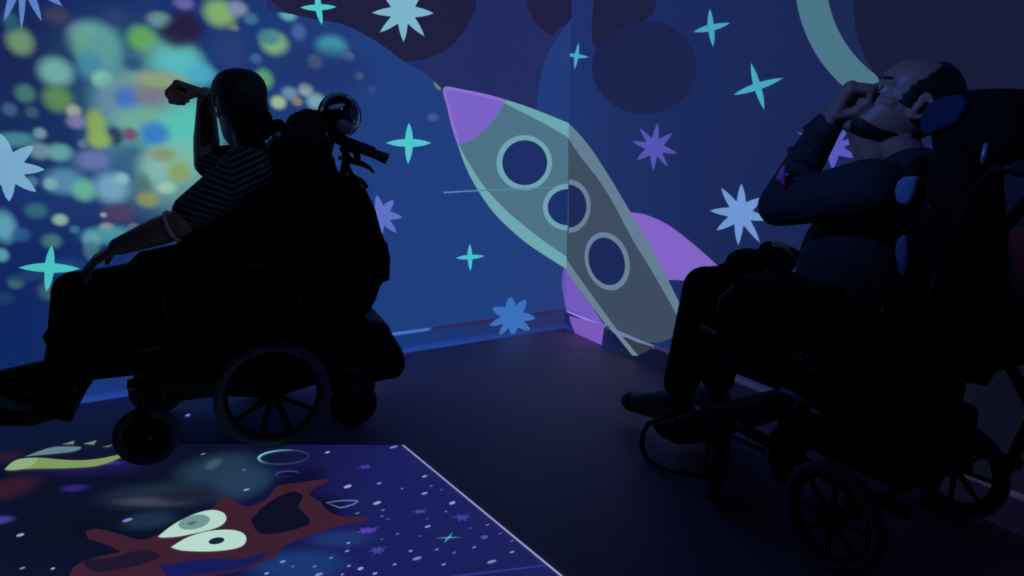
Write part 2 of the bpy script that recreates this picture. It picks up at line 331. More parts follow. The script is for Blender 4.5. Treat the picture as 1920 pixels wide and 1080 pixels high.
# ---- rocket
def rocket():
    e = empty('projected_rocket', CORNER+NL*.003); tag(e, 'big tilted cartoon rocket with three portholes projected across the corner', 'rocket')
    inv = Matrix.Translation(-e.location)
    def put(o, par=None):
        if par: o.parent = par
        else: o.parent = e; o.matrix_parent_inverse = inv
        return o
    SK = .0345
    # fins
    put(shape('fin', WR, smooth_px([(1180,398),(1192,399),(1212,403),(1250,420),(1292,451),(1342,495),(1372,530)], 4)+smooth_px([(1330,532),(1295,529),(1270,525),(1240,526)], 3), (130,98,197), .0045))
    f2 = put(shape('fin', WR, smooth_px([(1057,503),(1058,540),(1061,581)], 4)[:-1]+[(1062.5,582),(1100,596),(1133,610),(1095,552)], (114,88,188), .0045))
    put(shape('fin_foot', WR, [(1067,592),(1070,605),(1078,628),(1128,650),(1133,612),(1133,609)], (118,88,184), SK))
    put(shape('fin_ledge', WR, [(1061,581),(1064,586),(1132,615),(1136,610)], (150,125,225), .026))
    put(shape('fin_edge', WL, smooth_px([(1056.5,504),(1053.5,528),(1056.5,555),(1061,578)], 4)+[(1062.5,578),(1063,504)], (100,82,182), .0045))
    # left half of hull
    topL = smooth_px([(832,164),(870,168),(910,176),(949,187),(1000,204),(1066.5,231)], 4)
    botL = smooth_px([(832,164),(838,200),(847,238),(858,272),(874,315),(895,355),(925,398),(960,433),(1000,465),(1062,505)], 4)
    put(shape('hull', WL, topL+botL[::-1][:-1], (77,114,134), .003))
    put(ring_shape('edge_band', WL, smooth_px([(949,187),(1000,204),(1067,231)], 6), smooth_px([(945,193),(1010,226),(1068,259)], 6), (106,166,174), .0052, closed=False))
    put(ring_shape('edge_band', WL, smooth_px([(858,270),(874,315),(895,355),(925,398),(960,433),(1000,465),(1063,505)], 5), smooth_px([(861,274),(884,314),(912,355),(950,395),(985,425),(1020,452),(1063,482)], 5), (108,166,174), .0052, closed=False))
    put(shape('nose_cone', WL, smooth_px([(832,164),(870,168),(910,176),(949,187)], 4)+smooth_px([(940,203),(925,226),(902,249),(878,265),(858,272)], 4)+smooth_px([(858,272),(847,238),(838,200),(832,164)], 4)[:-1], (121,97,200), .0056))
    put(ring_shape('nose_edge', WL, smooth_px([(858,272),(847,238),(838,200),(832,164),(870,168),(910,176),(949,187)], 5), smooth_px([(862,268),(852,236),(843,201),(838,171),(870,174),(908,182),(944,191)], 5), (140,112,208), .0062, closed=False))
    # right half
    outR = smooth_px([(1064,229),(1084,249),(1110,281),(1142,330),(1170,377),(1200,428),(1240,500),(1277,574),(1298,616)], 4)
    inR = smooth_px([(1064,257),(1087,292),(1118,331),(1150,381),(1182,442),(1220,505),(1256,567),(1284,620)], 4)
    botR = smooth_px([(1057,503),(1085,540),(1135,609),(1166,643)], 3)
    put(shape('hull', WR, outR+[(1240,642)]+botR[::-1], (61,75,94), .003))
    put(shape('hull_foot', WR, [(1160,633),(1188,667),(1196,667),(1226,651),(1226,650)], (50,60,72), SK))
    n_ = len(outR); put(ring_shape('edge_band', WR, outR, inR, (98,124,144), .0052, closed=False))
    put(ring_shape('edge_band', WR, smooth_px([(1057,503),(1085,540),(1133,605),(1152,627)], 4), smooth_px([(1058,480),(1078,508),(1107,552),(1141,598),(1163,626)], 4)[:0] or [(1058+(1163-1058)*t/12, 481+(627-481)*t/12-0*t) for t in range(13)], (100,128,140), .0053, closed=False))
    put(shape('band_foot', WR, [(1149,621),(1186,667),(1197,667),(1162,625)], (108,132,150), SK+.002))
    put(shape('ledge_glint', WR, [(1141,614),(1150,624),(1226,654),(1226,648),(1165,622),(1145,613)], (112,125,160), .027))
    # portholes
    def port(pl_specs):
        p = None
        for pl, outer, inner, cr, cg in pl_specs:
            o = put(shape('porthole', pl, inner, cg, .0048)) if p is None else None
            if p is None: p = o
            else:
                o = put(shape('glass', pl, inner, cg, .0048), p)
            put(ring_shape('porthole_ring', pl, outer, inner, cr, .0066, closed=len(outer) >= 60), p)
    port([(WL, circ(983,305,52,51.5), circ(984,305,42,42), (108,164,178), (28,44,100))])
    def cut(pts, left):
        """points of an ellipse on one side of the corner line"""
        return [p for p in pts if (p[0] <= 1073-11*p[1]/605) == left]
    def half(left):
        n = 90; cx = 1066.5 if not left else 1065
        ou, inn = [], []
        for i in range(n+1):
            t = R((90 if left else -90)+180*i/n)
            ou.append((cx+(47 if left else 41)*math.cos(t), 386.5+(44 if left else 50)*math.sin(t)+(2 if left else 0)))
            inn.append((cx+(38 if left else 33)*math.cos(t), 386.5+(34 if left else 40)*math.sin(t)+(2 if left else 0)))
        return ou[:59] if False else ou, inn
    oL, iL = half(True); oR, iR = half(False)
    p = put(shape('porthole', WL, iL, (26,46,104), .0048))
    put(ring_shape('porthole_ring', WL, oL, iL, (108,162,178), .0066, closed=False), p)
    put(shape('glass', WR, iR, (26,36,82), .0048), p)
    put(ring_shape('porthole_ring', WR, oR, iR, (102,126,148), .0066, closed=False), p)
    port([(WR, circ(1138.5,490,41,55.5,64,-17), circ(1137.5,490,33,45.5,64,-17), (104,128,148), (25,38,88))])
rocket()
# seam of the wall lining
tr = ring_shape('trim_1', WL, [(832,359.5),(900,356),(960,353.5),(1040,350.5)], [(832,362.5),(900,358.5),(960,355.5),(1040,352)], (92,134,170), .0072, closed=False); tag(tr, kind='structure')
# ==== STAGE 2 ====

# ---------------------------------------------------------------- the picture on the floor
def flo(x, y, z=.003):
    r = ray(x, y); t = (z-H)/r.z
    return Vector((r.x*t, r.y*t, z))
def fshape(name, px, c, z, parent=None):
    P = [flo(x, y, z) for x, y in px]
    tri = tessellate_polygon([[Vector((p.x, p.y, 0)) for p in P]])
    return raw(name, P, [tuple(t) for t in tri], PICF, parent=parent, colours=[lin(c)]*len(P))
FB = []
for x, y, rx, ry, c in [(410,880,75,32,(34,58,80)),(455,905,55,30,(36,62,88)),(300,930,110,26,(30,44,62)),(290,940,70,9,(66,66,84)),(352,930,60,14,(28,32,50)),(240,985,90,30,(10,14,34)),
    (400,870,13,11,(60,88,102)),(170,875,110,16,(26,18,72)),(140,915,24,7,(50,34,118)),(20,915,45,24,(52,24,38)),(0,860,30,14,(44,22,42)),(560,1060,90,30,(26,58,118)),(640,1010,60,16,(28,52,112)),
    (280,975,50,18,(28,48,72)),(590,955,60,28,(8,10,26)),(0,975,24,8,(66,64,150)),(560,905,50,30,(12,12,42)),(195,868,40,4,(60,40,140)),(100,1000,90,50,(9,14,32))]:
    p = flo(x, y); FB.append((p.x, p.y, abs(flo(x-rx, y).x-p.x), abs(flo(x, y-ry).y-p.y), lin(c)))
FTL, FTR = flo(-420, 826), flo(755, 835); FBR = flo(1180, 1182); FBL = flo(-420, 1182)
def floor_projection():
    n, m_ = 260, 130; V, C = [], []
    A, B = np.meshgrid(np.linspace(0, 1, n+1), np.linspace(0, 1, m_+1))
    X = (FTL.x*(1-A)+FTR.x*A)*(1-B)+(FBL.x*(1-A)+FBR.x*A)*B; Y = (FTL.y*(1-A)+FTR.y*A)*(1-B)+(FBL.y*(1-A)+FBR.y*A)*B
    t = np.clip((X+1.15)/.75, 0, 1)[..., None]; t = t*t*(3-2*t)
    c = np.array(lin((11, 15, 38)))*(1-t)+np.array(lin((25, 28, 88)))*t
    for bx, by, rx, ry, bc in FB:
        d = np.sqrt(((X-bx)/rx)**2+((Y-by)/ry)**2); q = np.clip((1.35-d)/.9, 0, 1); al = (q*q*(3-2*q)*.9)[..., None]
        c = c*(1-al)+np.array(bc)*al
    V = np.stack([X.ravel(), Y.ravel(), np.full(X.size, .003)], 1).tolist()
    W = n+1
    Fc = [(j*W+i, (j+1)*W+i, (j+1)*W+i+1, j*W+i+1) for j in range(m_) for i in range(n)]
    e = empty('floor_projection', (-.4, 2.0, 0)); tag(e, 'dark blue starry picture projected on the floor with a white side line', 'projection')
    inv = Matrix.Translation(-e.location)
    def put(o): o.parent = e; o.matrix_parent_inverse = inv; return o
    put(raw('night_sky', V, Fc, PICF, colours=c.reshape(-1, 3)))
    put(fshape('side_line', [(753,834),(757,834),(1192,1192),(1185,1192)], (150, 152, 205), .006))
    put(fshape('lower_line', [(840,1080),(1018,1059),(1034,1060),(850,1083)], (42, 56, 140), .0045))
    rnd = random.Random(8)
    spots = [(614,848,5,2),(738,838,8,2),(711,906,5,2),(796,893,5,2),(796,925,6,2),(848,943,6,3),(652,912,8,3),(707,943,8,3),(802,987,6,2),(754,916,3,1),(809,911,3,1),(828,918,3,1),(718,956,4,1),(716,968,4,1),(728,973,4,1),(801,973,3,1),(745,1001,4,2),(788,1005,4,1),(716,1011,4,1),
             (770,1033,4,2),(819,1030,4,2),(852,1036,4,2),(889,1026,4,2),(960,1035,5,2),(960,1014,4,1),(938,1000,4,1),(914,984,4,1),(882,990,4,1),(922,1053,9,3),(782,1047,9,3),(832,1058,5,2),(740,1058,4,2),(676,1066,6,3),(654,1061,4,2),(598,1077,8,3),(642,1077,4,2),(590,1062,4,2),(549,1062,4,2),(653,1018,4,2),(651,1033,5,2),(621,1046,4,2),(703,1075,5,2),
             (239,975,10,3),(38,1003,8,3),(99,1066,5,2),(42,1065,6,2),(368,1055,9,3),(422,1046,6,2),(530,1053,6,2),(500,1075,5,2),(458,881,4,2),(462,918,6,2),(381,851,5,1),(670,962,5,1),(836,959,3,1),(352,778,5,2),(315,1076,5,2)]
    V, Fc, C = [], [], []
    for x, y, rx, ry in spots:
        k = len(V); cc = rnd.choice([(110,112,190),(84,92,170),(130,135,200)]) if rx < 5 else rnd.choice([(150,152,208),(120,130,200)])
        for i in range(8):
            a = 2*math.pi*i/8; V.append(flo(x+rx*math.cos(a), y+ry*math.sin(a)-.25*rx*math.cos(a), .0042)); C.append(lin(cc))
        Fc.append(tuple(range(k+7, k-1, -1)))
    tag(put(raw('star_speck', V, Fc, PICF, colours=C)), kind='stuff')
    return e
floor_projection()
def fstar(c0, tips, c, label, inner):
    tips = sorted(tips, key=lambda p: math.atan2(p[1]-c0[1], p[0]-c0[0])); pts = []
    for i, a in enumerate(tips):
        b = tips[(i+1) % len(tips)]; pts.append(a)
        m_ = ((a[0]+b[0])/2-c0[0], (a[1]+b[1])/2-c0[1]); pts.append((c0[0]+m_[0]*inner, c0[1]+m_[1]*inner))
    o = fshape('projected_star', pts, c, .0052); tag(o, label, 'star'); return o
fstar((841,1008), [(817,1009),(866,1007),(849,998),(832,1018)], (84,168,190), 'tiny teal four-pointed star on the floor picture', .22)
fstar((709,1032), [(688,1034),(695,1025),(712,1023),(728,1024),(723,1034),(714,1040),(698,1041)], (58,66,150), 'bluish many-pointed star on the floor below the small teal one', .45)
fstar((866,970), [(846,970),(856,963),(882,962),(887,970),(876,978),(858,978)], (62,60,152), 'violet many-pointed star near the white floor line', .45)
fstar((690,995), [(665,999),(674,989),(690,988),(712,988),(706,996),(696,1000),(680,1002)], (84,62,160), 'purple smudged star under the red monster\'s arm', .6)
fstar((686,875), [(668,878),(676,872),(692,871),(698,874),(692,879),(680,880)], (66,58,150), 'faint violet star near the top of the floor picture', .6)
fstar((909,1007), [(898,1006),(905,1003),(917,1003),(915,1009),(906,1012)], (60,98,150), 'faint blue star right of the tiny teal one', .6)
fstar((788,959), [(772,960),(780,955),(802,955),(798,962),(782,964)], (58,70,150), 'soft blue star on the floor left of the violet one', .6)
def floor_ring(outer, inner, c, label, z=.0048, fill=None):
    P = [flo(x, y, z) for x, y in outer+inner]; n = len(outer)
    o = raw('projected_planet', P, [(i, n+i, n+(i+1) % n, (i+1) % n) for i in range(n)], PICF, colours=[lin(v) for v in (c if isinstance(c, list) else [c]*n)]*2); tag(o, label, 'planet')
    return o
n = 40
tw = [mix((34, 50, 74), (128, 190, 190), max(0, min(1, .5-.62*math.cos(R(a))))) for a in [360*i/n for i in range(n)]]
tw = [mix((34, 50, 74), (120, 185, 190), max(0, -math.cos(R(360*i/n-35)))**.8 if math.cos(R(360*i/n-35)) < 0 else .1) for i in range(n)]
floor_ring(circ(531,857,49,14.5,n,-3), circ(533,857,45,11.5,n,-3), tw, 'thin pale ring planet on the floor below the left chair wheel')
floor_ring(circ(538,888,22,6,n,-4), circ(539,889,20,4.5,n,-4), (62, 56, 140), 'small violet ring on the floor under the pale ring planet')
floor_ring([(610,942),(640,937),(668,937),(673,940),(665,946),(650,951),(636,953)], [(614,943),(640,939.5),(664,939.5),(669,941),(660,945),(648,948.5),(637,950.5)], (94, 112, 176), 'pale blue crescent outline beside the red monster\'s arm')
def monster():
    e = empty('projected_monster', flo(400, 990)); tag(e, 'dark red splatter-shaped creature with two pale eyes on the floor picture', 'monster')
    inv = Matrix.Translation(-e.location)
    def put(o, par=None):
        if par: o.parent = par
        else: o.parent = e; o.matrix_parent_inverse = inv
        return o
    body = smooth_px([(160,995),(185,992),(220,1000),(265,1012),(300,1000),(340,975),(390,958),(410,940),(432,930),(448,945),(470,948),(500,935),(520,912),(560,905),(612,898),(612,905),(585,918),(582,930),(600,940),(612,955),(640,968),(690,968),(680,978),(640,985),(590,1000),(560,1012),(535,1022),(520,1040),(480,1060),(430,1074),(360,1084),(300,1084),(240,1080),(170,1090),(130,1080),(150,1055),(200,1040),(225,1035),(200,1022),(165,1010)], 4)
    put(fshape('body', body, (60, 30, 46), .0050))
    put(fshape('dark_patch', smooth_px([(470,975),(500,945),(545,922),(568,930),(560,950),(578,970),(575,985),(520,1000),(485,998),(470,975)], 4), (13, 14, 34), .0056))
    put(fshape('dark_patch', smooth_px([(150,1050),(210,1045),(270,1030),(300,1045),(250,1062),(180,1072),(150,1050)], 4), (30, 22, 42), .0056))
    put(fshape('dark_patch', smooth_px([(300,1060),(380,1048),(450,1048),(500,1036),(470,1060),(400,1074),(320,1080),(300,1060)], 4), (24, 26, 88), .0056))
    e1 = put(fshape('eye', smooth_px([(296,1006),(318,988),(345,972),(375,960),(400,956),(420,962),(424,975),(410,988),(375,998),(335,1006),(305,1008),(296,1006)], 4), (178, 214, 200), .0062))
    put(fshape('iris', circ(364,979,30,13,30,-12), (112, 148, 148), .0068), e1)
    put(fshape('pupil', circ(360,981,9,3.5,20,-12), (84, 112, 112), .0074), e1)
    e2 = put(fshape('eye', smooth_px([(320,1026),(350,1008),(390,996),(430,993),(455,999),(462,1012),(452,1025),(420,1032),(380,1034),(340,1032),(320,1026)], 4), (182, 216, 204), .0062))
    put(fshape('pupil', circ(406,1014,15,6,30,-10), (20, 38, 48), .0068), e2)
    g = empty('projected_creature', flo(110, 865)); tag(g, 'pale green curved creature shape left on the floor picture', 'creature'); inv2 = Matrix.Translation(-g.location)
    for nm, px, c in (('belly', smooth_px([(8,880),(30,862),(70,858),(110,861),(150,863),(190,859),(232,851),(222,860),(180,874),(120,878),(60,879),(20,882),(8,880)], 4), (124, 152, 88)),
                      ('snout', smooth_px([(8,880),(34,862),(70,859),(58,874),(30,881),(8,880)], 4), (152, 178, 168)),
                      ('spine', smooth_px([(46,856),(75,845),(100,838),(125,837),(152,838),(140,846),(100,851),(46,856)], 4), (98, 124, 140)),
                      ('fin', [(115,833),(140,826),(138,833)], (110, 130, 110)), ('fin', [(155,832),(181,825),(176,834)], (110, 130, 110)), ('fin', [(190,838),(212,833),(205,838)], (100, 120, 110))):
        o = fshape(nm, px, c, .0062); o.parent = g; o.matrix_parent_inverse = inv2
monster()

# ---------------------------------------------------------------- solid-shape helpers
class MB:
    def __init__(s): s.bm = bmesh.new()
    def box(s, c, size, rot=None):
        M = Matrix.Translation(c) @ (rot.to_4x4() if rot else Matrix()) @ Matrix.Diagonal((*size, 1))
        bmesh.ops.create_cube(s.bm, size=1, matrix=M); return s
    def ell(s, c, r, rot=None, seg=20):
        M = Matrix.Translation(c) @ (rot.to_4x4() if rot else Matrix()) @ Matrix.Diagonal((*r, 1))
        bmesh.ops.create_uvsphere(s.bm, u_segments=seg, v_segments=max(6, seg*2//3), radius=1, matrix=M); return s
    def bone(s, a, b, ra, rb, flat=None, seg=16):
        """tapered capsule from a to b"""
        a, b = Vector(a), Vector(b); d = b-a; L = d.length or 1e-6; q = d.to_track_quat('Z', 'Y').to_matrix().to_4x4()
        prof = [(-ra*math.cos(t), ra*math.sin(t)) for t in [math.pi/2*i/5 for i in range(1, 6)]]+[(L+rb*math.sin(t), rb*math.cos(t)) for t in [math.pi/2*i/5 for i in range(0, 5)]]
        M = Matrix.Translation(a) @ q; v0 = s.bm.verts.new(M @ Vector((0, 0, -ra))); v1 = s.bm.verts.new(M @ Vector((0, 0, L+rb)))
        rings = [[s.bm.verts.new(M @ Vector((r*math.cos(2*math.pi*i/seg), r*math.sin(2*math.pi*i/seg), z))) for i in range(seg)] for z, r in prof]
        for i in range(seg):
            j = (i+1) % seg
            s.bm.faces.new((v0, rings[0][j], rings[0][i])); s.bm.faces.new((v1, rings[-1][i], rings[-1][j]))
            for k in range(len(rings)-1): s.bm.faces.new((rings[k][i], rings[k][j], rings[k+1][j], rings[k+1][i]))
        return s
    def tube(s, pts, r, seg=10):
        pts = [Vector(p) for p in pts]; rings = []; up = None
        for i, p in enumerate(pts):
            d = (pts[min(i+1, len(pts)-1)]-pts[max(i-1, 0)]).normalized()
            if up is None: up = Vector((0, 0, 1)) if abs(d.z) < .9 else Vector((0, 1, 0))
            x = (up-d*up.dot(d)).normalized(); up = x; y = d.cross(x); rr = r[i] if isinstance(r, (list, tuple)) else r
            rings.append([s.bm.verts.new(p+(x*math.cos(2*math.pi*k/seg)+y*math.sin(2*math.pi*k/seg))*rr) for k in range(seg)])
        for a, b in zip(rings, rings[1:]):
            for k in range(seg): s.bm.faces.new((a[k], a[(k+1) % seg], b[(k+1) % seg], b[k]))
        s.bm.faces.new(rings[0][::-1]); s.bm.faces.new(rings[-1]); return s
    def prism(s, poly, y0, y1):
        """side outline [(x, z)] extruded across from y0 to y1"""
        a = [s.bm.verts.new((x, y0, z)) for x, z in poly]; b = [s.bm.verts.new((x, y1, z)) for x, z in poly]; n = len(poly)
        for i in range(n): s.bm.faces.new((a[i], a[(i+1) % n], b[(i+1) % n], b[i]))
        s.bm.faces.new(a[::-1]); s.bm.faces.new(b); return s
    def ring(s, c, R_, r, seg=56, ms=12, sq=1.0):
        """tyre-like ring standing in the x-z plane"""
        c = Vector(c); rs = []
        for i in range(seg):
            a = 2*math.pi*i/seg; d = Vector((math.cos(a), 0, math.sin(a)))
            rs.append([s.bm.verts.new(c+d*(R_+r*math.cos(2*math.pi*k/ms))+Vector((0, r*sq*math.sin(2*math.pi*k/ms), 0))) for k in range(ms)])
        for i in range(seg):
            for k in range(ms): s.bm.faces.new((rs[i][k], rs[(i+1) % seg][k], rs[(i+1) % seg][(k+1) % ms], rs[i][(k+1) % ms]))
        return s
    def cyl(s, a, b, r, r2=None, seg=24):
        return s.tube([a, b], [r, r if r2 is None else r2], seg)
    def add(s, verts, faces):
        vs = [s.bm.verts.new(v) for v in verts]
        for f in faces:
            try: s.bm.faces.new([vs[i] for i in f])
            except ValueError: pass
        return s
    def build(s, name, m, parent=None, smooth=True, bevel=0, remesh=0, iters=0, sub=0):
        bmesh.ops.recalc_face_normals(s.bm, faces=s.bm.faces)
        me = bpy.data.meshes.new(name); s.bm.to_mesh(me); s.bm.free(); me.materials.append(m)
        if smooth: me.polygons.foreach_set('use_smooth', [True]*len(me.polygons))
        o = bpy.data.objects.new(name, me); col.objects.link(o); o.parent = parent
        if remesh:
            md = o.modifiers.new('union', 'REMESH'); md.mode = 'VOXEL'; md.voxel_size = remesh; md.use_smooth_shade = True
            if iters: sm = o.modifiers.new('soften', 'SMOOTH'); sm.factor = .5; sm.iterations = iters
        if bevel:
            b = o.modifiers.new('bevel', 'BEVEL'); b.width = bevel; b.segments = 4; b.limit_method = 'ANGLE'; b.angle_limit = R(35); b.harden_normals = False
            me.polygons.foreach_set('use_smooth', [True]*len(me.polygons))
            wn = o.modifiers.new('normals', 'WEIGHTED_NORMAL')
        if sub: sb = o.modifiers.new('sub', 'SUBSURF'); sb.levels = sb.render_levels = sub
        return o
class Frame:
    """floor frame of a wheelchair: x forward, y to the side that faces the room, z up"""
    def __init__(s, ox, oy, ux, uy):
        s.o = Vector((ox, oy, 0)); s.u = Vector((ux, uy, 0)).normalized(); s.w = Vector((-s.u.y, s.u.x, 0)); s.rz = math.atan2(s.u.y, s.u.x)
    def p(s, x, y, yl=0.0):
        r = ray(x, y); o = Vector((0, 0, H)); t = (yl-(o-s.o).dot(s.w))/r.dot(s.w); P = o+r*t-s.o
        return Vector((P.dot(s.u), yl, P.z))
    def xz(s, pts, yl):
        return [(s.p(x, y, yl).x, s.p(x, y, yl).z) for x, y in pts]
FL_ = Frame(-1.049, 2.734, -.9207, -.3903)
FR_ = Frame(1.165, 1.835, -.480, .877)

BLACK = mat('black_fabric', (14, 13, 16), .9, spec=.2, grain=.15, scale=120)
PLAST = mat('black_plastic', (11, 11, 13), .55, spec=.3)
FRAME = mat('dark_metal_frame', (30, 30, 36), .35, metal=.6)
STEEL = mat('bare_steel', (150, 150, 165), .3, metal=1)
TYRE = mat('grey_rubber_tyre', (112, 106, 112), .75, grain=.1, scale=40)
TYREB = mat('black_rubber_tyre', (38, 37, 42), .7)
SKIN = mat('skin', (176, 132, 116), .5, grain=.06, scale=25)
HAIRM = mat('short_dark_hair', (18, 16, 16), .6, grain=.3, scale=160, bump=.5)
TROUS = mat('black_trousers', (11, 11, 14), .9, spec=.15, grain=.15, scale=90)
SHOEM = mat('black_shoe_leather', (17, 17, 18), .45)

def wheel(name, root, c, rad, tr, spokes, tyre, hubm=None, width=1.0):
    """wheel part: the tyre; rim, hub and spokes are its own pieces"""
    c = Vector(c); t = MB().ring((0, 0, 0), rad-tr, tr, sq=width).build(name, tyre, root); t.location = c
    MB().ring((0, 0, 0), rad-tr*2.1, tr*.45, sq=1.6).build('rim', PLAST, t)
    if rad < .15: MB().cyl((0, -.012, 0), (0, .012, 0), rad-tr*1.8).build('wheel_disc', PLAST, t, bevel=.004)
    MB().cyl((0, -.03, 0), (0, .03, 0), rad*.16).cyl((0, .03, 0), (0, .036, 0), rad*.08, rad*.05).build('hub', hubm or PLAST, t)
    if spokes:
        first = MB().tube([(0, 0, rad*.13), (0, 0, rad-tr*2)], [rad*.06, rad*.04], 8).build('spoke', PLAST, t)
        for k in range(1, spokes):
            s = first.copy(); col.objects.link(s); s.parent = t; s.rotation_euler = (0, 2*math.pi*k/spokes, 0)
    return t

# ---- heads and hands
HEAD = [(-.121,.060,.034,.012),(-.114,.078,.004,.030),(-.100,.087,-.018,.044),(-.085,.086,-.034,.052),(-.070,.084,-.050,.057),(-.055,.085,-.062,.060),(-.040,.083,-.072,.064),
        (-.020,.079,-.082,.068),(0,.075,-.090,.071),(.012,.079,-.093,.073),(.024,.086,-.096,.074),(.04,.087,-.099,.0755),(.06,.083,-.098,.0755),(.08,.071,-.089,.070),(.1,.048,-.069,.056),(.112,.02,-.045,.036),(.118,-.012,-.018,.004)]
def head_grid(seg=40, grow=0.0):
    rows = []
    for z, f, b, hw in HEAD:
        r = []
        for i in range(seg):
            a = 2*math.pi*i/seg; cx, ax = (f+b)/2, (f-b)/2
            c, s_ = math.cos(a), math.sin(a); e = .88
            x = cx+(ax+grow)*math.copysign(abs(c)**e, c); y = (hw+grow)*math.copysign(abs(s_)**e, s_)
            r.append(Vector((x, y, z*(1+grow*8))))
        rows.append(r)
    return rows
def add_head(mb, M):
    rows = head_grid(); seg = len(rows[0]); V = [M @ v for r in rows for v in r]; n = len(rows)
    Fc = [(k*seg+i, k*seg+(i+1) % seg, (k+1)*seg+(i+1) % seg, (k+1)*seg+i) for k in range(n-1) for i in range(seg)]
    Fc += [tuple(range(seg))[::-1], tuple(range((n-1)*seg, n*seg))]
    mb.add(V, Fc); sc_ = M.to_scale().x
    B = lambda a, b, ra, rb: mb.bone(M @ Vector(a), M @ Vector(b), ra*sc_, rb*sc_)
    B((.078,0,.012), (.104,0,-.034), .008, .0125)                       # nose
    for s in (-1, 1):
        B((.094,s*.010,-.037), (.084,s*.014,-.038), .008, .007)
        B((.078,s*.012,.020), (.068,s*.048,.020), .008, .006)           # brow
        B((.064,s*.030,-.024), (.044,s*.054,-.022), .014, .012)         # cheekbone
        for k in range(9):                                              # ear: rim and lobe
            a0, a1 = R(-120+k*34), R(-120+(k+1)*34)
            if k < 8: B((-.010-.017*math.cos(a0), s*(.081+.006*math.cos(a0)), .001+.028*math.sin(a0)), (-.010-.017*math.cos(a1), s*(.081+.006*math.cos(a1)), .001+.028*math.sin(a1)), .0055, .0055)
        B((-.006,s*.074,.014), (-.004,s*.075,-.018), .010, .009); B((-.002,s*.079,-.024), (-.004,s*.078,-.030), .007, .006)
        B((.066,s*.022,-.003), (.060,s*.042,-.003), .011, .009)         # lids
        B((.0835,s*.001,-.062), (.074,s*.022,-.064), .0075, .004)       # lips
        B((.082,s*.001,-.074), (.073,s*.019,-.072), .0085, .004)
    B((.078,-.008,-.104), (.078,.008,-.104), .016, .016)                # chin
def head_extras(root, M, hair_fn, name='hair', hair_m=None):
    rows = head_grid(144, .007); fine = []
    for a, b in zip(rows, rows[1:]):
        for t in [q_/8 for q_ in range(8)]: fine.append([p.lerp(q, t) for p, q in zip(a, b)])
    fine.append(rows[-1]); seg = 144; V = []; Fc = []
    mb = bmesh.new(); vs = [[mb.verts.new(M @ v) for v in r] for r in fine]
    for k in range(len(fine)-1):
        for i in range(seg):
            c = (fine[k][i]+fine[k+1][(i+1) % seg])/2
            if hair_fn(c): mb.faces.new((vs[k][i], vs[k][(i+1) % seg], vs[k+1][(i+1) % seg], vs[k+1][i]))
    top = [v for v in vs[-1]]
    if hair_fn(fine[-1][0]): mb.faces.new(top)
    bmesh.ops.delete(mb, geom=[v for v in mb.verts if not v.link_faces], context='VERTS')
    me = bpy.data.meshes.new(name); mb.to_mesh(me); mb.free(); me.materials.append(hair_m or HAIRM); me.polygons.foreach_set('use_smooth', [True]*len(me.polygons))
    h = bpy.data.objects.new(name, me); col.objects.link(h); h.parent = root
    sd = h.modifiers.new('thick', 'SOLIDIFY'); sd.thickness = .009; sd.offset = -1
    sc_ = M.to_scale().x
    white = mat('eye_white', (190, 190, 190), .25); iris = mat('dark_iris', (30, 22, 18), .2)
    for s in (-1, 1):
        c = M @ Vector((.0665, s*.031, -.001)); e = MB().ell((0, 0, 0), [.0125*sc_]*3).build('eye', white, root); e.location = c
        d = ((M @ Vector((1, s*.12, .05)))-(M @ Vector((0, 0, 0)))).normalized()
        MB().ell(d*.0085*sc_, [.006*sc_]*3).build('iris', iris, e)
        b = MB().bone(M @ Vector((.084, s*.014, .024)), M @ Vector((.076, s*.046, .026)), .0045*sc_, .0028*sc_).build('eyebrow', HAIRM, root)
    return h
def add_hand(mb, wrist, d, n, side, curls=(50, 60, 40), spread=.0, k=1.0, thumb=(.55, .75, .35), thumb_curl=25):
    """palm and five fingers: d along the hand, n out of the palm, side = +1/-1 where the thumb sits"""
    wrist = Vector(wrist); d = Vector(d).normalized(); n = Vector(n); n = (n-d*n.dot(d)).normalized(); s = d.cross(n)*side
    base = []
    for i, (off, L) in enumerate(((.030, .088), (.010, .092), (-.010, .087), (-.028, .079))):
        b = wrist+(d*L+s*off)*k; base.append(b); mb.bone(wrist+s*off*.6*k, b, .016*k, .0125*k)
    mb.ell(wrist+d*.045*k+n*.004*k, (.02*k,)*3)
    if curls[0] > 60: mb.ell(wrist+d*.075*k+n*.026*k, (.026*k, .024*k, .026*k))
    for i, (b, lens) in enumerate(zip(base, ((.042, .026, .021), (.047, .030, .022), (.043, .028, .022), (.034, .021, .019)))):
        a = 0; p = b; fd = (d+s*spread*(1.5-i)*.3).normalized()
        for j, L in enumerate(lens):
            a += curls[j]+i*3*(1 if j == 0 else 0); v = fd*math.cos(R(a))+n*math.sin(R(a)); q = p+v*L*k
            mb.bone(p, q, (.0098-.0008*j)*k, (.0092-.0010*j)*k, seg=12); p = q
    p = wrist+(d*.022+s*.022)*k; v = (d*thumb[0]+s*thumb[1]+n*thumb[2]).normalized()
    q = p+v*.042*k; mb.bone(p, q, .016*k, .0125*k)
    ax = v.lerp((d*.9-s*.1+n*.5).normalized(), thumb_curl/60).normalized(); r2 = q+ax*.030*k; mb.bone(q, r2, .0115*k, .0105*k)
    ax2 = ax.lerp((d*.7-s*.5+n*.6).normalized(), thumb_curl/60).normalized(); mb.bone(r2, r2+ax2*.024*k, .0105*k, .0085*k)

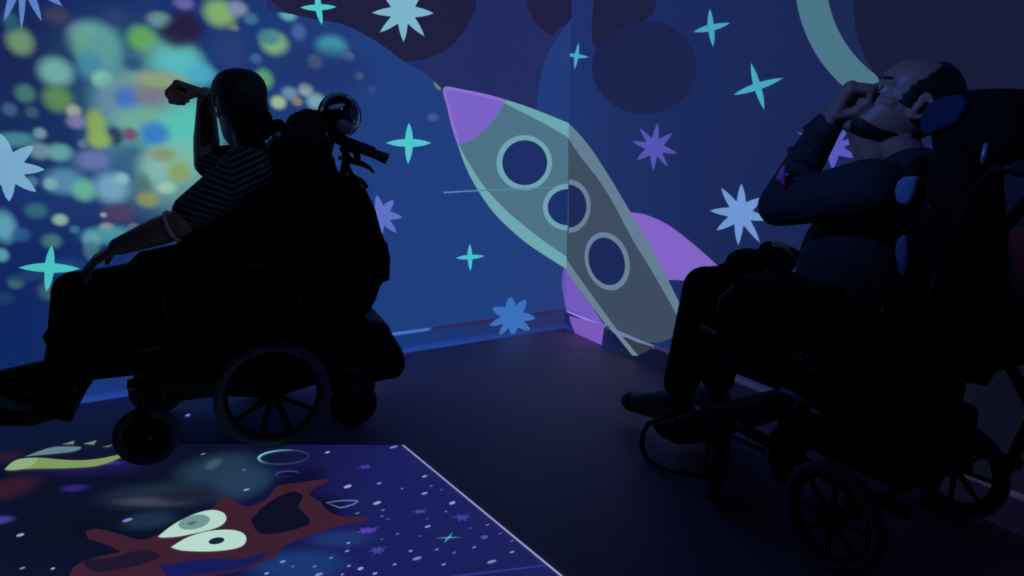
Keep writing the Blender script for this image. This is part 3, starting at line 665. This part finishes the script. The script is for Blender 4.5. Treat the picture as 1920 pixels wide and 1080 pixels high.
# ---------------------------------------------------------------- left man
def striped():
    m = bpy.data.materials.new('striped_jersey'); m.use_nodes = True; nt = m.node_tree; b = nt.nodes['Principled BSDF']; b.inputs['Roughness'].default_value = .9
    a = nt.nodes.new('ShaderNodeAttribute'); a.attribute_name = 'along'
    tc = nt.nodes.new('ShaderNodeTexCoord'); sp = nt.nodes.new('ShaderNodeSeparateXYZ'); nt.links.new(tc.outputs['Object'], sp.inputs[0])
    # height minus a slope to the front: hoops that dip towards the side seam
    ma = nt.nodes.new('ShaderNodeMath'); ma.operation = 'MULTIPLY'; ma.inputs[1].default_value = .42
    yy = nt.nodes.new('ShaderNodeMath'); yy.operation = 'SUBTRACT'; yy.inputs[1].default_value = .062; nt.links.new(sp.outputs['X'], yy.inputs[0])
    ab = nt.nodes.new('ShaderNodeMath'); ab.operation = 'ABSOLUTE'; nt.links.new(yy.outputs[0], ab.inputs[0]); nt.links.new(ab.outputs[0], ma.inputs[0])
    su = nt.nodes.new('ShaderNodeMath'); su.operation = 'SUBTRACT'; nt.links.new(sp.outputs['Z'], su.inputs[0]); nt.links.new(ma.outputs[0], su.inputs[1])
    mu = nt.nodes.new('ShaderNodeMath'); mu.operation = 'MULTIPLY'; mu.inputs[1].default_value = 2*math.pi/.0235; nt.links.new(su.outputs[0], mu.inputs[0])
    si = nt.nodes.new('ShaderNodeMath'); si.operation = 'SINE'; nt.links.new(mu.outputs[0], si.inputs[0])
    rp = nt.nodes.new('ShaderNodeValToRGB'); rp.color_ramp.elements[0].position = .35; rp.color_ramp.elements[1].position = .65
    rp.color_ramp.elements[0].color = (*lin((24, 22, 34)), 1); rp.color_ramp.elements[1].color = (*lin((104, 94, 110)), 1)
    ad = nt.nodes.new('ShaderNodeMath'); ad.operation = 'MULTIPLY_ADD'; ad.inputs[1].default_value = .5; ad.inputs[2].default_value = .5
    nt.links.new(si.outputs[0], ad.inputs[0]); nt.links.new(ad.outputs[0], rp.inputs[0]); nt.links.new(rp.outputs[0], b.inputs['Base Color'])
    return m
def frame_empty(name, fr, label, cat):
    e = empty(name, fr.o, fr.rz); tag(e, label, cat); return e
def left_man():
    f = FL_; e = frame_empty('person', f, 'man in striped top raising one bent arm, seated in the left wheelchair', 'person'); p = f.p
    HM = Matrix.Translation(p(450, 201, 0)) @ Matrix.Rotation(R(-66), 4, 'Z') @ Matrix.Rotation(R(4), 4, 'Y') @ Matrix.Scale(1.14, 4)
    nb = Vector((-.03, 0, 1.12)); hd = HM @ Vector((-.015, 0, -.07))
    shN, shF = Vector((.0, .165, 1.075)), Vector((.02, -.165, 1.08))
    elN, wrN = p(335, 420, .25), p(222, 462, .20)
    elF, wrF = p(388, 308, -.19), p(386, 178, -.17)
    hipN, hipF = Vector((.05, .10, .645)), Vector((.05, -.10, .645))
    kN, kF = p(142, 548, .13), p(152, 545, -.13); aN, aF = p(118, 690, .12), p(130, 690, -.11)
    b = MB(); add_head(b, HM)
    b.bone(nb, hd, .058, .055).bone((.02,0,.66), (-.01,0,.84), .135, .13).bone((-.01,0,.84), (-.02,0,1.02), .13, .125)
    b.bone((-.02,-.10,1.05), (-.02,.10,1.05), .075, .075)
    for sh, el, wr in ((shN, elN, wrN), (shF, elF, wrF)):
        b.bone((-.02, sh.y*.4, 1.08), sh, .06, .058).bone(sh, el, .055, .050).bone(el, el.lerp(wr, .35), .050, .050).bone(el.lerp(wr, .35), wr, .050, .031)
    for hp, kn, an in ((hipN, kN, aN), (hipF, kF, aF)):
        b.bone((.02, 0, .66), hp, .11, .10).bone(hp, kn, .088, .058).bone(kn, kn.lerp(an, .35), .056, .056).bone(kn.lerp(an, .35), an, .054, .036)
        b.bone(an, an+Vector((.11, 0, -.06)), .035, .028)
    # near hand lies on the thigh, far hand hangs forward from the raised wrist
    add_hand(b, wrN, p(170, 492, .19)-wrN, (.15, -.15, -1), -1, curls=(14, 18, 14))
    add_hand(b, wrF, p(332, 158, -.19)-wrF, (-.05, .12, -1), 1, curls=(64, 74, 50), k=1.18, thumb=(.7, .1, .8), thumb_curl=40)
    b.build('body', SKIN, e, remesh=.0045, iters=3)
    s = MB()
    s.bone((.03,0,.68), (-.01,0,.84), .148, .146).bone((-.01,0,.84), (-.02,0,1.02), .146, .142).bone((-.02,-.11,1.055), (-.02,.11,1.055), .084, .084).bone((-.03,0,1.08), (-.02,0,1.115), .08, .066)
    for sh, el in ((shN, elN), (shF, elF)):
        s.bone((-.02, sh.y*.5, 1.075), sh, .074, .078).bone(sh, sh.lerp(el, .80), .080, .070)
    s.build('striped_shirt', striped(), e, remesh=.007, iters=5)['label'] = 'dark top with thin pale stripes'
    t = MB(); t.bone((.03,-.05,.665), (.03,.05,.665), .15, .15)
    for hp, kn, an in ((hipN, kN, aN), (hipF, kF, aF)):
        t.bone(hp, kn, .105, .076).bone(kn, an, .076, .056).ell(kn.lerp(an, .55)+Vector((.03, 0, 0)), (.05, .06, .03))
    t.build('trousers', TROUS, e, remesh=.009, iters=6)
    for an, dy, px in ((aN, .12, 0), (aF, -.11, 0)):
        q = MB(); h = an+Vector((-.03, 0, -.05)); to = an+Vector((.25, 0, -.03))
        q.bone(an+Vector((0, 0, .0)), h, .048, .046).bone(h, to, .044, .038).bone(an, to+Vector((-.05, 0, .012)), .046, .034)
        q.build('shoe', SHOEM, e, remesh=.006, iters=3)
    # white band round the forearm
    d = (wrN-elN).normalized(); c = elN.lerp(wrN, .10); bt = MB().ring((0, 0, 0), .054, .0055, 40, 8, sq=1.3).build('arm_band', mat('white_wristband', (235, 235, 240), .4), e)
    bt.rotation_euler = d.to_track_quat('Y', 'Z').to_euler(); bt.location = c; bt['label'] = 'narrow white band'
    head_extras(e, HM, lambda c: c.z > (-.075 if c.x < -.045 else (.0 if c.x < .02 else .052)) and not (abs(c.x+.006) < .022 and c.z < .035))
    return e
left_man()

# ---------------------------------------------------------------- left wheelchair
def left_chair():
    f = FL_; p = f.p
    e = frame_empty('wheelchair', f, 'black wheelchair with a bulky backpack and shiny dome, seen side-on at left', 'wheelchair')
    def pr(name, px, y0, y1, m=BLACK, bevel=.015, at=None, lab=None):
        o = MB().prism(f.xz(px, at if at is not None else (y0+y1)/2), y0, y1).build(name, m, e, bevel=bevel)
        if lab: o['label'] = lab
        return o
    for s in (1, -1):
        wheel('wheel', e, (-.018, .285*s, .215), .215, .021, 9, TYRE)
        wheel('front_caster', e, (.43, .255*s, .112), .112, .019, 0, TYRE, STEEL)
        MB().box((.43, .255*s, .215), (.05, .075, .022)).box((.43, .292*s, .16), (.03, .008, .12)).box((.43, .218*s, .16), (.03, .008, .12)).cyl((.43, .255*s, .21), (.43, .255*s, .32), .019).build('caster_fork', FRAME, e, smooth=False)
        wheel('rear_caster', e, (-.335, .20*s, .098), .098, .026, 0, TYREB, STEEL)
        MB().box((-.335, .20*s, .21), (.05, .085, .02)).box((-.335, .24*s, .15), (.03, .008, .12)).box((-.335, .16*s, .15), (.03, .008, .12)).build('caster_fork', FRAME, e, smooth=False)
        MB().tube([(-.38, .2*s, .24), (-.2, .22*s, .25), (.2, .22*s, .27), (.36, .235*s, .30), (.47, .255*s, .32)], .019).build('side_rail', FRAME, e)
        MB().tube([(-.12, .24*s, .46), (.2, .25*s, .46), (.42, .25*s, .45)], .015).build('seat_rail', FRAME, e)
        MB().tube([(.30, .24*s, .30), (.26, .24*s, .38), (.24, .24*s, .46)], .017).build('strut', FRAME, e)
        MB().tube([(-.14, .29*s, .46), (-.15, .29*s, .70), (-.1, .29*s, .735), (.28, .29*s, .735), (.32, .29*s, .69), (.32, .285*s, .48)], .012).build('armrest_frame', FRAME, e)
        MB().box((.09, .29*s, .757), (.36, .065, .035)).build('arm_pad', BLACK, e, bevel=.012)
        MB().prism([(-.15, .46), (-.15, .70), (.30, .70), (.30, .50), (.22, .42), (-.05, .42)], .262*s, .274*s).build('side_guard', BLACK, e, bevel=.004)
        MB().tube([(.44, .13*s, .47), (.54, .13*s, .42), (.62, .13*s, .30), (.70, .13*s, .17)], .014).build('legrest_tube', FRAME, e)
        MB().box((.60, .12*s, .36), (.03, .13, .16), Matrix.Rotation(R(-22), 3, 'Y')).build('calf_pad', BLACK, e, bevel=.01)
    MB().box((.04, 0, .315), (.66, .42, .22)).build('battery_tray', PLAST, e, bevel=.03)
    MB().box((.20, 0, .505), (.56, .46, .085)).build('seat_cushion', BLACK, e, bevel=.03)
    MB().box((.20, 0, .425), (.60, .42, .06)).build('seat_base', PLAST, e, bevel=.02)
    MB().box((.80, 0, .225), (.27, .34, .018), Matrix.Rotation(R(-18), 3, 'Y')).build('footplate', PLAST, e, bevel=.006)
    pr('backrest', [(503,262),(540,252),(590,262),(625,320),(618,420),(600,500),(585,560),(480,560),(470,500),(500,430),(508,340)], -.20, .20, bevel=.03)
    # lateral support hides the man's side below the arm
    pr('lateral_support', [(398,372),(524,360),(530,470),(500,505),(225,508),(262,472),(330,458),(372,415)], .185, .215, bevel=.01)
    pr('backpack', [(600,318),(648,322),(676,352),(692,384),(704,428),(714,452),(719,482),(716,512),(703,524),(693,552),(674,586),(640,602),(596,590),(578,470)], -.15, .16, bevel=.045)
    pk = pr('backpack_pocket', [(690,446),(717,447),(723,480),(721,519),(700,524),(688,500)], -.10, .10, bevel=.012)
    pr('battery_box', [(632,590),(668,583),(712,589),(722,612),(738,636),(747,662),(735,688),(708,692),(640,706)], -.17, .17, PLAST, .025)
    pr('motor_housing', [(560,545),(650,560),(690,592),(692,712),(640,730),(590,700),(575,620)], -.15, .15, PLAST, .02)
    pr('shade_panel', [(130,560),(310,560),(315,668),(270,690),(180,700),(112,772),(70,778),(95,640)], -.16, .02, BLACK, .01)  # added dark panel, stands for the shadow on the wall below the seat
    pr('foot_shade_box', [(16,720),(60,704),(120,700),(114,772),(72,784),(0,782),(-50,772),(-50,726)], -.14, .04, PLAST, .01)  # added dark block, stands for the shade round the feet
    pr('tail_hook', [(738,658),(757,672),(738,674)], .0, .03, PLAST, .002)
    # headrest and its hardware
    pr('headrest', [(442,222),(458,200),(486,197),(508,212),(514,240),(504,262),(470,268),(446,254)], .045, .12, bevel=.02)
    MB().box(p(506, 243, 0)+Vector((-.03, 0, 0)), (.05, .12, .08)).build('headrest_back', BLACK, e, bevel=.022)
    MB().tube([p(512, 240, .0), p(560, 246, .0), p(580, 290, 0)], .012).build('headrest_rod', FRAME, e)
    pr('headrest_clamp', [(534,232),(545,214),(572,204),(600,208),(612,228),(622,268),(560,276),(538,262)], -.04, .05, PLAST, .015)
    g = MB().ell(p(521, 253, .06), (.013, .012, .012), Matrix.Rotation(R(40), 3, 'Y')).build('clamp_glint', mat('blue_glint_paint', (120, 170, 255), .35), e); g['label'] = 'light blue glint on the clamp'  # blue glint, modelled as a small coloured bead
    dm = MB().ell((0, 0, 0), (.082, .082, .086), seg=40).build('reflective_dome', mat('black_gloss_dome', (10, 10, 14), .06, spec=.8, coat=1), e); dm.location = p(637, 216, 0); dm['label'] = 'round glossy dark dome'
    q = p(631, 200, .074); MB().ell(q, (.036, .012, .011), Matrix.Rotation(R(14), 3, 'Y')).build('dome_highlight', mat('dome_highlight', (215, 225, 255), .3), dm).location = -dm.location  # bright reflection on the dome, built as a pale cap
    q = p(645, 236, .072); MB().ell(q, (.030, .012, .036), Matrix.Rotation(R(35), 3, 'Y')).build('mauve_reflection', mat('mauve_reflection', (120, 100, 135), .5), dm).location = -dm.location  # mauve reflection on the dome, likewise a coloured piece
    MB().ring(p(637, 216, .0), .084, .005, 48, 8).build('dome_rim', STEEL, e)
    MB().tube([p(600, 232, .02), p(640, 258, .02), p(668, 276, .02)], .012).build('dome_bracket', mat('pale_bracket', (90, 80, 100), .5), e)
    for s in (1, -1):
        yl = .03 if s > 0 else -.18
        a, b = p(648, 262, yl), p(702, 282, yl); MB().tube([a, a.lerp(b, .5), b], .014).build('push_handle', FRAME, e)
        a, b = p(668, 274, yl), p(725, 298, yl)
        h = MB().tube([a+Vector((0, 0, -.004)), a.lerp(b, .3), a.lerp(b, .7), b], [.018, .021, .02, .0235], 16).build('handle_grip', TYREB, e)
        MB().tube([p(598, 262, yl), p(622, 300, yl), p(630, 360, yl), p(612, 470, yl)], .013).build('back_cane', FRAME, e)
    # straps and buckles hanging off the handles
    MB().tube([p(640, 275, .05), p(655, 300, .05), p(676, 306, .05), p(692, 314, .05), p(702, 324, .05)], [.012, .016, .012, .008, .004], 8).build('strap', BLACK, e)
    MB().tube([p(650, 310, .06), p(660, 330, .06), p(678, 340, .06), p(687, 350, .06), p(680, 356, .06), p(668, 350, .06)], [.010, .011, .011, .010, .009, .006], 8).build('strap', BLACK, e)
    MB().tube([p(645, 262, .07), p(650, 300, .07), p(640, 340, .07), p(652, 350, .07)], [.012, .018, .014, .012], 8).build('strap', BLACK, e)
    MB().tube([p(625, 250, .06), p(612, 290, .06), p(618, 345, .06), p(600, 400, .06)], [.016, .02, .016, .012], 8).build('strap', BLACK, e)
    MB().tube([p(618, 250, .05), p(640, 262, .05), p(668, 282, .05), p(672, 300, .05)], [.02, .024, .02, .01], 8).build('cable_bundle', BLACK, e)
    for x, y in ((612, 253), (638, 296), (594, 400)):
        MB().ell(p(x, y, .10), (.008, .004, .011)).build('buckle', STEEL, e)
    return e
left_chair()

# ---------------------------------------------------------------- right man
JACKET = mat('dark_navy_jacket', (38, 42, 50), .8, grain=.2, scale=30, bump=.3)
def right_man():
    f = FR_; e = frame_empty('person', f, 'man in dark jacket with fist at his mouth, seated in the right wheelchair', 'person'); p = f.p
    SC = 1.14
    HM = Matrix.Translation(p(1697, 199, .0)) @ Matrix.Rotation(R(50), 4, 'Z') @ Matrix.Rotation(R(-33), 4, 'Y') @ Matrix.Scale(SC, 4)
    nb = Vector((.12, .0, 1.10)); hd = HM @ Vector((-.02, 0, -.07))
    shN, shF = Vector((.115, .18, 1.055)), Vector((.11, -.17, 1.06))
    elN, wrN = p(1462, 385, .20), p(1554, 228, .13)
    elF, wrF = Vector((.33, -.22, .86)), p(1512, 488, -.02)
    hipN, hipF = Vector((.30, .10, .645)), Vector((.30, -.10, .645))
    kN, kF = p(1322, 540, .13), p(1338, 535, -.11); aN, aF = p(1275, 745, .15), p(1345, 735, -.10)
    b = MB(); add_head(b, HM)
    b.bone(nb, hd, .060, .060).bone((.26,0,.66), (.24,0,.84), .135, .13).bone((.24,0,.84), (.17,0,1.0), .13, .12)
    b.bone((.12,-.10,1.03), (.12,.10,1.03), .075, .075)
    b.bone(wrN, wrN+(elN-wrN)*.2, .036, .036); b.bone(HM @ Vector((.05, 0, -.10)), HM @ Vector((-.01, 0, -.13)), .035, .05)
    for sh, el, wr in ((shN, elN, wrN), (shF, elF, wrF)):
        b.bone((.12, sh.y*.4, 1.05), sh, .06, .058).bone(sh, el, .055, .045).bone(el, el.lerp(wr, .35), .045, .044).bone(el.lerp(wr, .35), wr, .044, .030)
    for hp, kn, an in ((hipN, kN, aN), (hipF, kF, aF)):
        b.bone((.26, 0, .66), hp, .11, .10).bone(hp, kn, .085, .058).bone(kn, kn.lerp(an, .35), .055, .055).bone(kn.lerp(an, .35), an, .052, .036)
        b.bone(an, an+Vector((.11, 0, -.04)), .035, .028)
    mouth = p(1622, 190, .07)
    hd_ = p(1592, 166, .12)-wrN
    add_hand(b, wrN, hd_, (-.75, -.62, -.05), -1, curls=(70, 88, 60), k=1.22, thumb=(.6, .1, .9), thumb_curl=40)
    add_hand(b, wrF, Vector((.6, .1, .25)), (.1, .3, -.9), 1, curls=(24, 44, 34), k=1.0, thumb=(.6, .7, -.1), thumb_curl=10)
    b.build('body', SKIN, e, remesh=.0045, iters=3)
    s = MB()
    s.bone((.27,0,.70), (.25,0,.84), .155, .155).bone((.25,0,.84), (.18,0,1.0), .155, .140).bone((.12,-.12,1.04), (.12,.12,1.04), .086, .086).bone((.10,-.02,1.08), (.10,.02,1.08), .085, .085)
    for sh, el, wr in ((shN, elN, wrN), (shF, elF, wrF)):
        s.bone((.12, sh.y*.5, 1.05), sh, .078, .080).bone(sh, el, .080, .064).bone(el, el.lerp(wr, .5), .064, .055).bone(el.lerp(wr, .5), el.lerp(wr, .93), .055, .045)
    rn = random.Random(3)
    for k in range(7):       # folds round the bent sleeve
        t = .15+.11*k; c = elN.lerp(wrN, t); d = (wrN-elN).normalized(); o = Vector((rn.uniform(-.02, .02), .01, rn.uniform(-.02, .02)))
        s.ell(c+o, (.060-.012*t, .058-.012*t, .016), d.to_track_quat('Z', 'Y').to_matrix() @ Matrix.Rotation(R(rn.uniform(-25, 25)), 3, 'X'))
    for k in range(4):
        c = shN.lerp(elN, .3+.17*k); s.ell(c, (.076-.004*k, .076-.004*k, .018), (elN-shN).to_track_quat('Z', 'Y').to_matrix() @ Matrix.Rotation(R(rn.uniform(-22, 22)), 3, 'X'))
    s.build('jacket', JACKET, e, remesh=.006, iters=4)
    t = MB(); t.bone((.28,-.05,.66), (.28,.05,.66), .15, .15)
    for hp, kn, an in ((hipN, kN, aN), (hipF, kF, aF)):
        t.bone(hp, kn, .105, .080).bone(kn, an+Vector((0, 0, .06)), .080, .066)
        for k in range(4): t.ell(hp.lerp(kn, .3+.18*k)+Vector((0, 0, .02)), (.03, .085, .082), Matrix.Rotation(R(rn.uniform(-20, 20)), 3, 'Z'))
    t.ell(p(1402, 490, .06), (.07, .08, .045)).ell(p(1440, 478, .03), (.035, .04, .05)).ell(p(1465, 492, .0), (.05, .05, .04))
    t.build('trousers', TROUS, e, remesh=.008, iters=5)
    for an, dy in ((aN, .0), (aF, .0)):
        q = MB(); to = p(1185, 750, an.y) if an is aN else an+Vector((.17, -.02, -.05)); h = an+Vector((-.035, 0, -.06))
        q.bone(an, h, .045, .044).bone(h, to+Vector((0, 0, -.01)), .044, .040).bone(an, to+Vector((-.04, 0, .01)), .046, .036).bone(to+Vector((0, -.012, 0)), to+Vector((0, .012, 0)), .038, .038)
        q.build('shoe', SHOEM, e, remesh=.006, iters=3)
        MB().bone(an+Vector((0, 0, .07)), an+Vector((0, 0, .01)), .043, .041).build('sock', mat('grey_sock', (70, 66, 74), .9), e)
    head_extras(e, HM, lambda c: c.z > (-.075 if c.x < -.045 else -.012) and c.x < .036-max(0, c.z-.03)*.42+.0015*math.sin(c.z*300) and not (abs(c.x+.012) < .022 and c.z < .034))
    # stubble together with the jaw's shadow, painted as one dark shell
    head_extras_jaw(e, HM)
    # small pink star of projected light on the sleeve, built as coloured piece
    c = p(1467, 330, .262)
    m = mat('pink_light_paint', (205, 105, 190), .6)
    bd = MB(); bd.tube([c+Vector((-.005, .002, .03)), c+Vector((.0, .004, .0)), c+Vector((-.012, .002, -.03))], [.004, .014, .003], 6).tube([c+Vector((.024, -.004, -.012)), c, c+Vector((-.022, 0, .006))], [.003, .010, .003], 6)
    bd.build('sleeve_light_star', m, e)['label'] = 'small pink star of projected light'
    return e
def head_extras_jaw(root, M):
    me_rows = head_grid(144, .0022); fine = []
    for a, b in zip(me_rows, me_rows[1:]):
        for t in [q_/8 for q_ in range(8)]: fine.append([q.lerp(r, t) for q, r in zip(a, b)])
    seg = 144; bm = bmesh.new(); vs = [[bm.verts.new(M @ v) for v in r] for r in fine]
    ok = lambda c: (c.z < -.082+.25*max(0, .03-c.x) and c.x > -.045) and not (abs(c.y) < .02 and c.z > -.085 and c.x > .06)
    for k in range(len(fine)-1):
        for i in range(seg):
            if ok((fine[k][i]+fine[k+1][(i+1) % seg])/2): bm.faces.new((vs[k][i], vs[k][(i+1) % seg], vs[k+1][(i+1) % seg], vs[k+1][i]))
    bmesh.ops.delete(bm, geom=[v for v in bm.verts if not v.link_faces], context='VERTS')
    me = bpy.data.meshes.new('beard_and_shade'); bm.to_mesh(me); bm.free(); me.materials.append(HAIRM); me.polygons.foreach_set('use_smooth', [True]*len(me.polygons))
    o = bpy.data.objects.new('beard_and_shade', me); col.objects.link(o); o.parent = root
    sd = o.modifiers.new('thick', 'SOLIDIFY'); sd.thickness = .004; sd.offset = -1
    o['label'] = 'dark chin stubble and jaw shadow'
right_man()

# ---------------------------------------------------------------- right wheelchair
def right_chair():
    f = FR_; p = f.p
    e = frame_empty('wheelchair', f, 'dark tilted wheelchair with a large padded headrest, nearest at right', 'wheelchair')
    NAVY = mat('navy_headrest_cloth', (44, 44, 84), .85, grain=.12, scale=60)
    GREY = mat('grey_blue_pad', (120, 134, 176), .6)
    DULL = mat('dull_alloy_tube', (150, 146, 176), .4, metal=.5)
    def pr(name, px, y0, y1, m=BLACK, bevel=.015, at=None, lab=None):
        o = MB().prism(f.xz(px, at if at is not None else y1), y0, y1).build(name, m, e, bevel=bevel)
        if lab: o['label'] = lab
        return o
    for s in (1, -1):
        wheel('wheel', e, (.024, .30*s, .158), .158, .019, 8, TYRE)
        wh = wheel('front_caster', e, (.455, .30*s, .10), .10, .018, 0, TYREB, STEEL); wh.rotation_euler = (0, 0, R(-52))
        ck = MB().box((0, 0, .115), (.06, .075, .022)).box((0, .034, .06), (.03, .008, .12)).box((0, -.034, .06), (.03, .008, .12)).cyl((0, 0, .115), (0, 0, .21), .02).build('caster_fork', FRAME, e, smooth=False)
        ck.location = (.455, .30*s, .10); ck.rotation_euler = (0, 0, R(-52))
        MB().tube([(-.16, .27*s, .26), (.0, .27*s, .25), (.30, .27*s, .27), (.455, .29*s, .29)], .018).build('side_rail', FRAME, e)
        MB().tube([(.0, .27*s, .27), (-.02, .27*s, .17)], .022).build('axle_plate', FRAME, e)
        MB().tube([(.02, .24*s, .50), (.30, .25*s, .52), (.62, .24*s, .55)], .016).build('seat_rail', FRAME, e)
        MB().tube([(.28, .25*s, .27), (.20, .25*s, .40), (.16, .25*s, .50)], .02).build('strut', FRAME, e)
        MB().tube([(.06, .28*s, .52), (.04, .285*s, .72), (.08, .285*s, .755), (.44, .285*s, .73), (.50, .285*s, .68), (.50, .28*s, .54)], .012).build('armrest_frame', FRAME, e)
        MB().box((.26, .285*s, .765), (.34, .07, .04), Matrix.Rotation(R(4), 3, 'Y')).build('arm_pad', BLACK, e, bevel=.014)
        MB().tube([(-.02, .19*s, .50), (-.10, .19*s, .80), (-.16, .19*s, 1.06), (-.20, .19*s, 1.12), (-.30, .19*s, 1.13)], .014).build('back_cane', FRAME, e)
        MB().tube([(-.24, .19*s, 1.125), (-.36, .19*s, 1.13)], .019).build('push_grip', TYREB, e)
        MB().tube([(.60, .14*s, .52), (.72, .15*s, .44), (.80, .15*s, .30), (.86, .15*s, .19)], .015).build('legrest_tube', FRAME, e)
        MB().box((.73, .14*s, .36), (.03, .13, .16), Matrix.Rotation(R(-25), 3, 'Y')).build('calf_pad', BLACK, e, bevel=.01)
    pr('side_guard', [(1372,560),(1430,548),(1560,560),(1660,600),(1690,700),(1640,790),(1560,770),(1480,735),(1400,700),(1350,640)], .262, .272, BLACK, .004)
    pr('side_guard', [(1372,560),(1430,548),(1560,560),(1660,600),(1690,700),(1640,790),(1560,770),(1480,735),(1400,700),(1350,640)], -.272, -.262, BLACK, .004, at=.267)
    # oval maker's plate: a ring with a bar across
    c = p(1508, 676, .276); tilt = R(17)
    ov = MB(); ring = [c+Vector((math.cos(a)*.037*math.cos(tilt)-math.sin(a)*.0205*math.sin(tilt)*-1, 0, 0)) for a in [0]]
    pts = []
    for k in range(33):
        a = 2*math.pi*k/32; x, z = .037*math.cos(a), .0185*math.sin(a); pts.append(c+Vector((x*math.cos(tilt)-z*math.sin(tilt), 0, x*math.sin(tilt)+z*math.cos(tilt))))
    ov.tube(pts, .0022, 6)
    o = ov.build('oval_emblem', mat('grey_emblem', (128, 128, 160), .5), e); o['label'] = 'grey oval maker emblem'
    dx = Vector((math.cos(tilt), 0, math.sin(tilt))); MB().tube([c-dx*.024, c+dx*.024], .0042, 6).build('emblem_bar', MATS['grey_emblem'], o)
    MB().box((.33, 0, .565), (.58, .46, .09), Matrix.Rotation(R(-4), 3, 'Y')).build('seat_cushion', BLACK, e, bevel=.03)
    MB().box((.28, 0, .46), (.60, .42, .10)).build('seat_base', PLAST, e, bevel=.02)
    MB().box((.13, 0, .34), (.44, .34, .20)).build('tilt_unit', PLAST, e, bevel=.03)
    pr('backrest', [(1700,300),(1745,282),(1820,290),(1832,420),(1836,540),(1866,600),(1884,650),(1870,700),(1760,720),(1640,700),(1660,560),(1672,430)], -.19, .19, BLACK, .03)
    pr('headrest', [(1737,214),(1768,182),(1800,168),(1870,165),(1888,176),(1902,196),(1912,222),(1906,258),(1894,288),(1850,292),(1800,286),(1745,300),(1738,262)], -.11, .13, BLACK, .025)
    pr('headrest_pillow', [(1722,222),(1735,196),(1765,180),(1800,176),(1812,200),(1790,232),(1758,246),(1732,256),(1722,244)], -.10, .150, NAVY, .02, lab='dark navy pillow')
    MB().tube([p(1850, 285, .0), p(1845, 330, .0), p(1820, 400, .0)], .014).build('headrest_rod', FRAME, e)
    MB().tube([p(1850, 268, .14), p(1842, 300, .14), p(1826, 350, .14), p(1818, 368, .14)], .006).build('harness_cord', DULL, e)
    MB().tube([p(1730, 300, .2), p(1705, 330, .2), p(1690, 380, .2), p(1688, 440, .2), p(1700, 500, .2)], [.016, .02, .018, .016, .012]).build('shoulder_strap', BLACK, e)
    pr('lateral_support', [(1680,340),(1692,330),(1716,331),(1714,352),(1706,378),(1694,386),(1678,380),(1674,358)], .205, .235, GREY, .010, lab='blue-grey padded side support')
    pr('hip_pad', [(1680,450),(1690,441),(1698,442),(1700,500),(1692,520),(1684,512),(1676,470)], .225, .25, GREY, .008, lab='blue-grey hip pad')
    MB().ell(p(1741, 387, .21), (.006, .004, .003)).ell(p(1741, 405, .21), (.006, .004, .0025)).build('buckle', STEEL, e)
    MB().ell(p(1656, 582, .29), (.006, .004, .010)).build('bolt', STEEL, e); MB().ell(p(1638, 618, .29), (.006, .004, .004)).build('bolt', STEEL, e)
    # foot end: shoe-box shaped footrest and bumper tube
    pr('footrest', [(1215,792),(1260,784),(1330,760),(1440,745),(1452,780),(1425,795),(1370,806),(1330,822),(1300,834),(1262,834),(1232,818)], -.12, .24, PLAST, .02)
    loop = [p(x, y, .335) for x, y in ((1216, 794), (1206, 812), (1203, 838), (1212, 860), (1232, 876), (1262, 884), (1306, 892))]
    for q in loop: q.z = max(q.z, .014)
    MB().tube([loop[0]+Vector((-.03, -.10, .03))]+loop+[Vector((.50, .30, .05))], .0095).build('bumper_tube', FRAME, e)
    pr('calf_plate', [(1436,757),(1450,746),(1470,742),(1480,768),(1474,786),(1462,792),(1432,780)], .02, .05, mat('pale_blue_plate', (150, 190, 235), .5), .006, lab='pale blue plate')
    MB().cyl(p(1451, 742, .06), p(1486, 754, .06), .011).build('steel_pin', STEEL, e)
    MB().cyl(p(1466, 730, .275), p(1530, 758, .275), .010).cyl(p(1524, 768, .275), p(1550, 780, .275), .009).build('lower_tube', DULL, e)
    MB().cyl(p(1352, 810, .2), p(1434, 846, .2), .0085).build('cross_tube', DULL, e)
    pr('tilt_lever', [(1490,765),(1530,768),(1528,800),(1515,840),(1480,870),(1460,915),(1444,890),(1436,850),(1450,830),(1476,800)], .19, .23, PLAST, .008)
    pr('wheel_lock', [(1536,790),(1560,800),(1572,830),(1590,850),(1600,838),(1625,820),(1632,832),(1590,868),(1566,850),(1548,826)], .25, .27, PLAST, .005)
    MB().cyl((0.024, -.30, .158), (.024, .30, .158), .012).build('axle', FRAME, e)
    MB().tube([(-.16, -.2, .26), (-.20, -.2, .45), (-.10, -.2, .6)], .016).build('rear_strut', FRAME, e)
    MB().tube([(-.16, .2, .26), (-.20, .2, .45), (-.10, .2, .6)], .016).build('rear_strut', FRAME, e)
    return e
right_chair()
def bag():
    f = FR_; p = f.p
    e = frame_empty('bag', f, 'dull dark bag with a red flap behind the right wheelchair, cut by the frame', 'bag')
    MB().prism(f.xz([(1862,300),(1900,292),(2010,310),(2030,560),(1960,640),(1880,600),(1866,480)], -.05), -.14, .06).build('sack', mat('dull_brown_cloth', (70, 62, 70), .9, grain=.1), e, bevel=.03)
    MB().prism(f.xz([(1893,430),(1930,420),(1990,440),(1990,540),(1940,552),(1902,524)], .07), .055, .085).build('red_flap', mat('red_cloth', (190, 60, 66), .8), e, bevel=.012)
bag()
